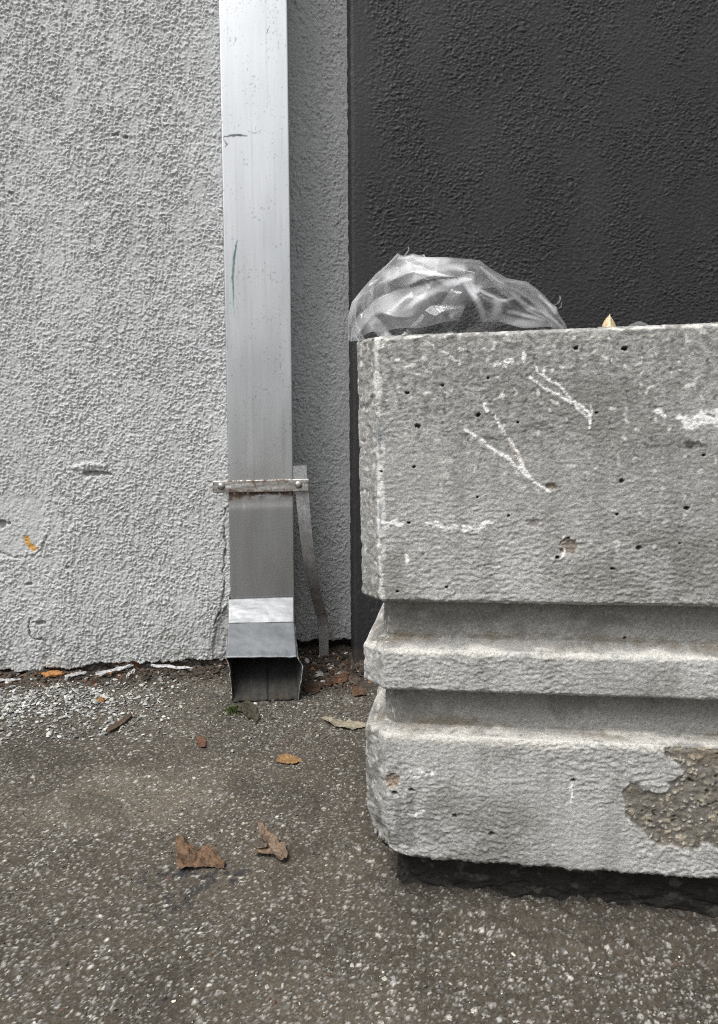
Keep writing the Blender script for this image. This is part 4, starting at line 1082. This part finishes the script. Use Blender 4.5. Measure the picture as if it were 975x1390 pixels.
def build_bag():
    mat = film_mat()
    yc = .085
    out = [(474, 462), (473, 446), (474, 430), (479, 411), (489, 398), (500, 385), (511, 373), (522, 364), (533, 352), (540, 345), (549, 349), (560, 346), (573, 350), (600, 351), (620, 352), (640, 353), (652, 355), (663, 364), (676, 372), (690, 380),
           (706, 383), (716, 384), (727, 392), (738, 402), (748, 413), (756, 419), (760, 430), (768, 441), (772, 452)]
    O = np.array([FP(u, v, yc) for u, v in out])
    cx, cz = FP(615, 446, yc)
    seg = np.linalg.norm(np.diff(O, axis=0), axis=1); cum = np.concatenate([[0], np.cumsum(seg)])
    na, nr = 300, 150
    t = np.linspace(0, cum[-1], na); Ox = np.interp(t, cum, O[:, 0]); Oz = np.interp(t, cum, O[:, 1])
    # ph: 0 = front bottom ... pi/2 silhouette ... pi = back bottom
    ph = np.linspace(0, np.pi, nr)
    rr = np.sin(ph)[None, :]*.999+.001
    X = cx+(Ox[:, None]-cx)*rr; Z = cz+(Oz[:, None]-cz)*rr
    # height above the rim keeps the dome; depth
    Dt = .062
    dep = -np.cos(ph)[None, :]*np.ones((na, 1))
    Y = yc+dep*Dt*(.85+.15*np.sin(np.linspace(0, np.pi, na))[:, None])
    side = np.sign(dep)
    # crumple: creased folds, sharp ridges
    tri = lambda x: np.abs((x % 2)-1)*2-1
    A1 = gn(X*10, Z*10+dep*2, 1001); A2 = gn(X*11+5, Z*11-dep*2, 1002)
    f1 = tri((X*.8+Z*1.5)*22+1.3*A1+dep); f2 = tri((X*1.3-Z*.9)*19+1.5*A2-dep*.7); f3 = tri((X*.25+Z)*48+3.*A2); f4 = 1-np.abs(gn(X*38+A1, Z*38+dep*3, 1003))*2.2
    fold = .75*f1+.65*f2+.12*f3
    inner = np.sin(ph)[None, :]
    mask = (1-inner**6)
    Y = Y+side*0+(.0085*fold*(.3+.7*mask)*(1-.45*ss(.075, .14, X)))
    X = X+.0040*gn(X*22, Z*22+dep*3, 1004)*(.3+.7*mask); Z = Z+.0035*gn(X*22+9, Z*22+dep*3, 1005)*(.25+.75*mask)
    # front foot must sit on the block, not pierce its face
    Zfloor = ZTOP+.0006
    on = X > .012
    Z = np.where((Z < Zfloor) & on, Zfloor+.0004*gn(X*90, Y*90, 6), Z)
    Y = np.where((X > -.002), np.maximum(Y, .010), Y)
    # ---- haziness: white stress folds, milky zones, clear windows
    K = lambda *pp: [FP(u, v, yc-.04) for u, v in pp]
    n = .18*fbm(X*26, Z*26+dep*3, 1010, 3)
    hz = .025+.05*ss(.1, .8, gn(X*18, Z*18+dep*3, 1011))+0*n
    for f_, th_, a_ in ((f1, .975, .34), (f2, .975, .30), (f3, .96, .15), (tri((X*.5-Z*1.4)*41+1.8*A1), .97, .26), (tri((X*1.5+Z*.5)*33+2.1*A2+dep), .975, .24)):
        hz = np.maximum(hz, a_*ss(th_, 1., np.abs(f_))*ss(-.3, .4, gn(X*30, Z*30+dep*5, 1012)))
    fr = dep < .15

    def fold_line(pts, w, a, soft=2.2, only=fr):
        nonlocal hz
        d_, t_ = pl_dist(X+.0022*gn(X*45, Z*45, 1020), Z+.0022*gn(X*45, Z*45, 1021), K(*pts))
        w_ = w/FPX*.8
        hz = np.maximum(hz, np.where(only, a*ss(w_*soft, w_*.25, d_)*(.75+.35*ss(-.5, .5, gn(X*40, Z*40, 1022)))*(.55+.45*np.sin(np.pi*np.clip(t_, .03, .97))), 0))
    fold_line([(528, 372), (550, 362), (575, 356), (600, 356)], 9, .80)
    fold_line([(535, 380), (560, 378), (590, 372), (622, 368)], 7, .85)
    fold_line([(525, 382), (560, 366), (600, 362)], 14, .42, soft=1.6)
    fold_line([(547, 424), (572, 408), (600, 394), (625, 382), (640, 377)], 4, .85)
    fold_line([(520, 420), (560, 402), (600, 386), (632, 378)], 4.5, .45)
    fold_line([(632, 386), (645, 408), (659, 440)], 3, .62)
    fold_line([(640, 385), (660, 400), (675, 410), (700, 404), (740, 424), (765, 440)], 1.8, .55)
    fold_line([(655, 360), (690, 395), (720, 418), (750, 438)], 1.5, .42)
    fold_line([(675, 410), (672, 425), (664, 442)], 4.5, .5)
    fold_line([(640, 386), (645, 398), (650, 392)], 3, .6)
    fold_line([(690, 424), (720, 428), (740, 436)], 2, .4)
    fold_line([(735, 398), (752, 415), (758, 420), (760, 409)], 2, .65, only=dep < .9)
    fold_line([(540, 345), (560, 347), (577, 352)], 2, .6, only=dep < 9)
    fold_line([(660, 428), (700, 438), (745, 442)], 4, .35)
    for k, (u, v) in enumerate(((505, 385), (515, 378), (488, 400), (480, 425), (520, 400), (535, 415), (520, 440), (545, 445), (500, 455), (481, 448))):
        fold_line([(497, 436), ((497+u)/2+3, (436+v)/2), (u, v)], 1.5, .32)
    # milky belly on the left
    bx, bz = FP(535, 425, yc-.04); e = ((X-bx)/.062)**2+((Z-bz)/.034)**2+.5*gn(X*30, Z*30, 1030)
    hz = np.maximum(hz, np.where(fr, .42*ss(1.35, .2, e)*(.8+.5*gn(X*45, Z*45, 1031)), 0))
    bx, bz = FP(590, 437, yc-.04); e = ((X-bx)/.045)**2+((Z-bz)/.016)**2+.4*gn(X*40, Z*40, 1032)
    hz = np.maximum(hz, np.where(fr, .38*ss(1.3, .2, e), 0))

    def window(poly, soft=.003, keep=.04):
        nonlocal hz
        pp = K(*poly); d_, _ = pl_dist(X, Z, pp+[pp[0]]); ins = in_poly(X+.0015*gn(X*80, Z*80, 1040), Z+.0015*gn(X*80, Z*80, 1041), pp)
        m_ = np.where(ins, ss(0, soft, d_), 0); hz = hz*(1-m_)+keep*m_
    window([(554, 387), (570, 381), (598, 378), (620, 375), (626, 378), (600, 385), (575, 391), (557, 392)], soft=.0012)
    window([(617, 445), (628, 428), (634, 408), (640, 412), (650, 430), (660, 448)], soft=.0012, keep=.0)
    window([(600, 402), (628, 388), (634, 400), (625, 425), (606, 440), (585, 420)], soft=.004, keep=.10)
    window([(660, 372), (690, 384), (722, 394), (745, 415), (735, 417), (700, 398), (675, 402)], soft=.003, keep=.07)
    hz = np.where(inner > .993, np.maximum(hz, .3), hz)
    v = np.stack([X, Y, Z], -1).reshape(-1, 3); f = grid_faces(na, nr)
    # torn wisps at the crown and right end, part of the same film
    def wisp(pts, w, seed):
        nonlocal v, f, hz_
        P = np.array([(FP(a, b, yc)[0], yc, FP(a, b, yc)[1]) for a, b in pts]); k = len(v); m = len(P)
        wv = np.array([w, .3*w, .3*w]); L = P-wv*np.linspace(1, .15, m)[:, None]; Rr = P+wv*np.linspace(1, .15, m)[:, None]
        v = np.concatenate([v, np.stack([L, Rr], 1).reshape(-1, 3)]); i = np.arange(m-1)*2
        f = np.concatenate([f, np.stack([k+i, k+i+1, k+i+3, k+i+2], -1)]); hz_ = np.concatenate([hz_, np.full(2*m, .35)])
    hz_ = np.clip(hz, 0, .95).reshape(-1)
    wisp([(545, 352), (551, 345), (555, 339), (554, 334)], .0020, 1); wisp([(562, 350), (568, 347), (576, 346), (578, 353)], .0018, 2)
    wisp([(751, 415), (757, 412), (761, 406), (760, 401)], .0022, 3); wisp([(756, 420), (761, 418), (763, 410)], .0018, 4)
    o = mesh_obj('plastic_bag', v, f, mat, attrs={'haze': hz_}); o.matrix_world = PM
    tag(o, 'crumpled clear plastic bag slumped on the left top corner of the block', 'plastic bag')


build_bag()

# ------------------------------------------------------------------ camera, light, sky
sc = bpy.context.scene
cam = bpy.data.cameras.new('camera'); co_ = bpy.data.objects.new('camera', cam); C.objects.link(co_)
cam.sensor_fit = 'VERTICAL'; cam.sensor_height = 36.; cam.sensor_width = 36.*975/1390
cam.lens = FPX/1390*36.; cam.shift_y = -(695-CY)/1390
cam.clip_start = .01; cam.clip_end = 1000
mw = Matrix(((CR[0], CU[0], -_f[0], 0), (CR[1], CU[1], -_f[1], 0), (CR[2], CU[2], -_f[2], H), (0, 0, 0, 1)))
co_.matrix_world = mw
sc.camera = co_

SUN_EL, SUN_AZ = R(58), R(-42)          # azimuth from straight behind the camera, negative = to the left
sd = Vector((math.sin(SUN_AZ)*math.cos(SUN_EL), -math.cos(SUN_AZ)*math.cos(SUN_EL), math.sin(SUN_EL)))   # towards the sun
sun = bpy.data.lights.new('sun', 'SUN'); so = bpy.data.objects.new('sun', sun); C.objects.link(so)
sun.energy = 1.5; sun.angle = R(28); sun.color = (1, .985, .965)
so.rotation_euler = (-sd).to_track_quat('-Z', 'Y').to_euler()
w = bpy.data.worlds.new('World'); sc.world = w; w.use_nodes = True
nt = w.node_tree; bg = nt.nodes['Background']
sky = nt.nodes.new('ShaderNodeTexSky'); sky.sky_type = 'NISHITA'; sky.sun_disc = False
sky.sun_elevation = SUN_EL; sky.sun_rotation = math.atan2(sd.x, sd.y)
sky.air_density = 1.; sky.dust_density = 3.; sky.ozone_density = 1.
# overcast: take most of the blue out and let the zenith outshine the horizon (CIE overcast)
hs = N(nt, 'ShaderNodeHueSaturation', {'Color': sky.outputs[0], 'Saturation': .12})
tc = N(nt, 'ShaderNodeTexCoord'); sx = N(nt, 'ShaderNodeSeparateXYZ', {0: tc.outputs['Generated']})
mr = N(nt, 'ShaderNodeMapRange', {'Value': sx.outputs['Z'], 'From Min': 0., 'From Max': .8, 'To Min': .42, 'To Max': 1.5})
ml = N(nt, 'ShaderNodeVectorMath', {0: hs.outputs[0], 1: mr.outputs[0]}, operation='MULTIPLY')
nt.links.new(ml.outputs[0], bg.inputs['Color']); bg.inputs['Strength'].default_value = .12
sc.view_settings.view_transform = 'Standard'; sc.view_settings.look = 'None'; sc.view_settings.exposure = .72; sc.view_settings.gamma = 1
sc.view_settings.use_curve_mapping = False
sc.cycles.use_denoising = False; sc.cycles.pixel_filter_type = 'BLACKMAN_HARRIS'; sc.cycles.filter_width = 1.1
sc.cycles.sample_clamp_direct = 4; sc.cycles.sample_clamp_indirect = 3
sc.cycles.max_bounces = 8; sc.cycles.transparent_max_bounces = 16
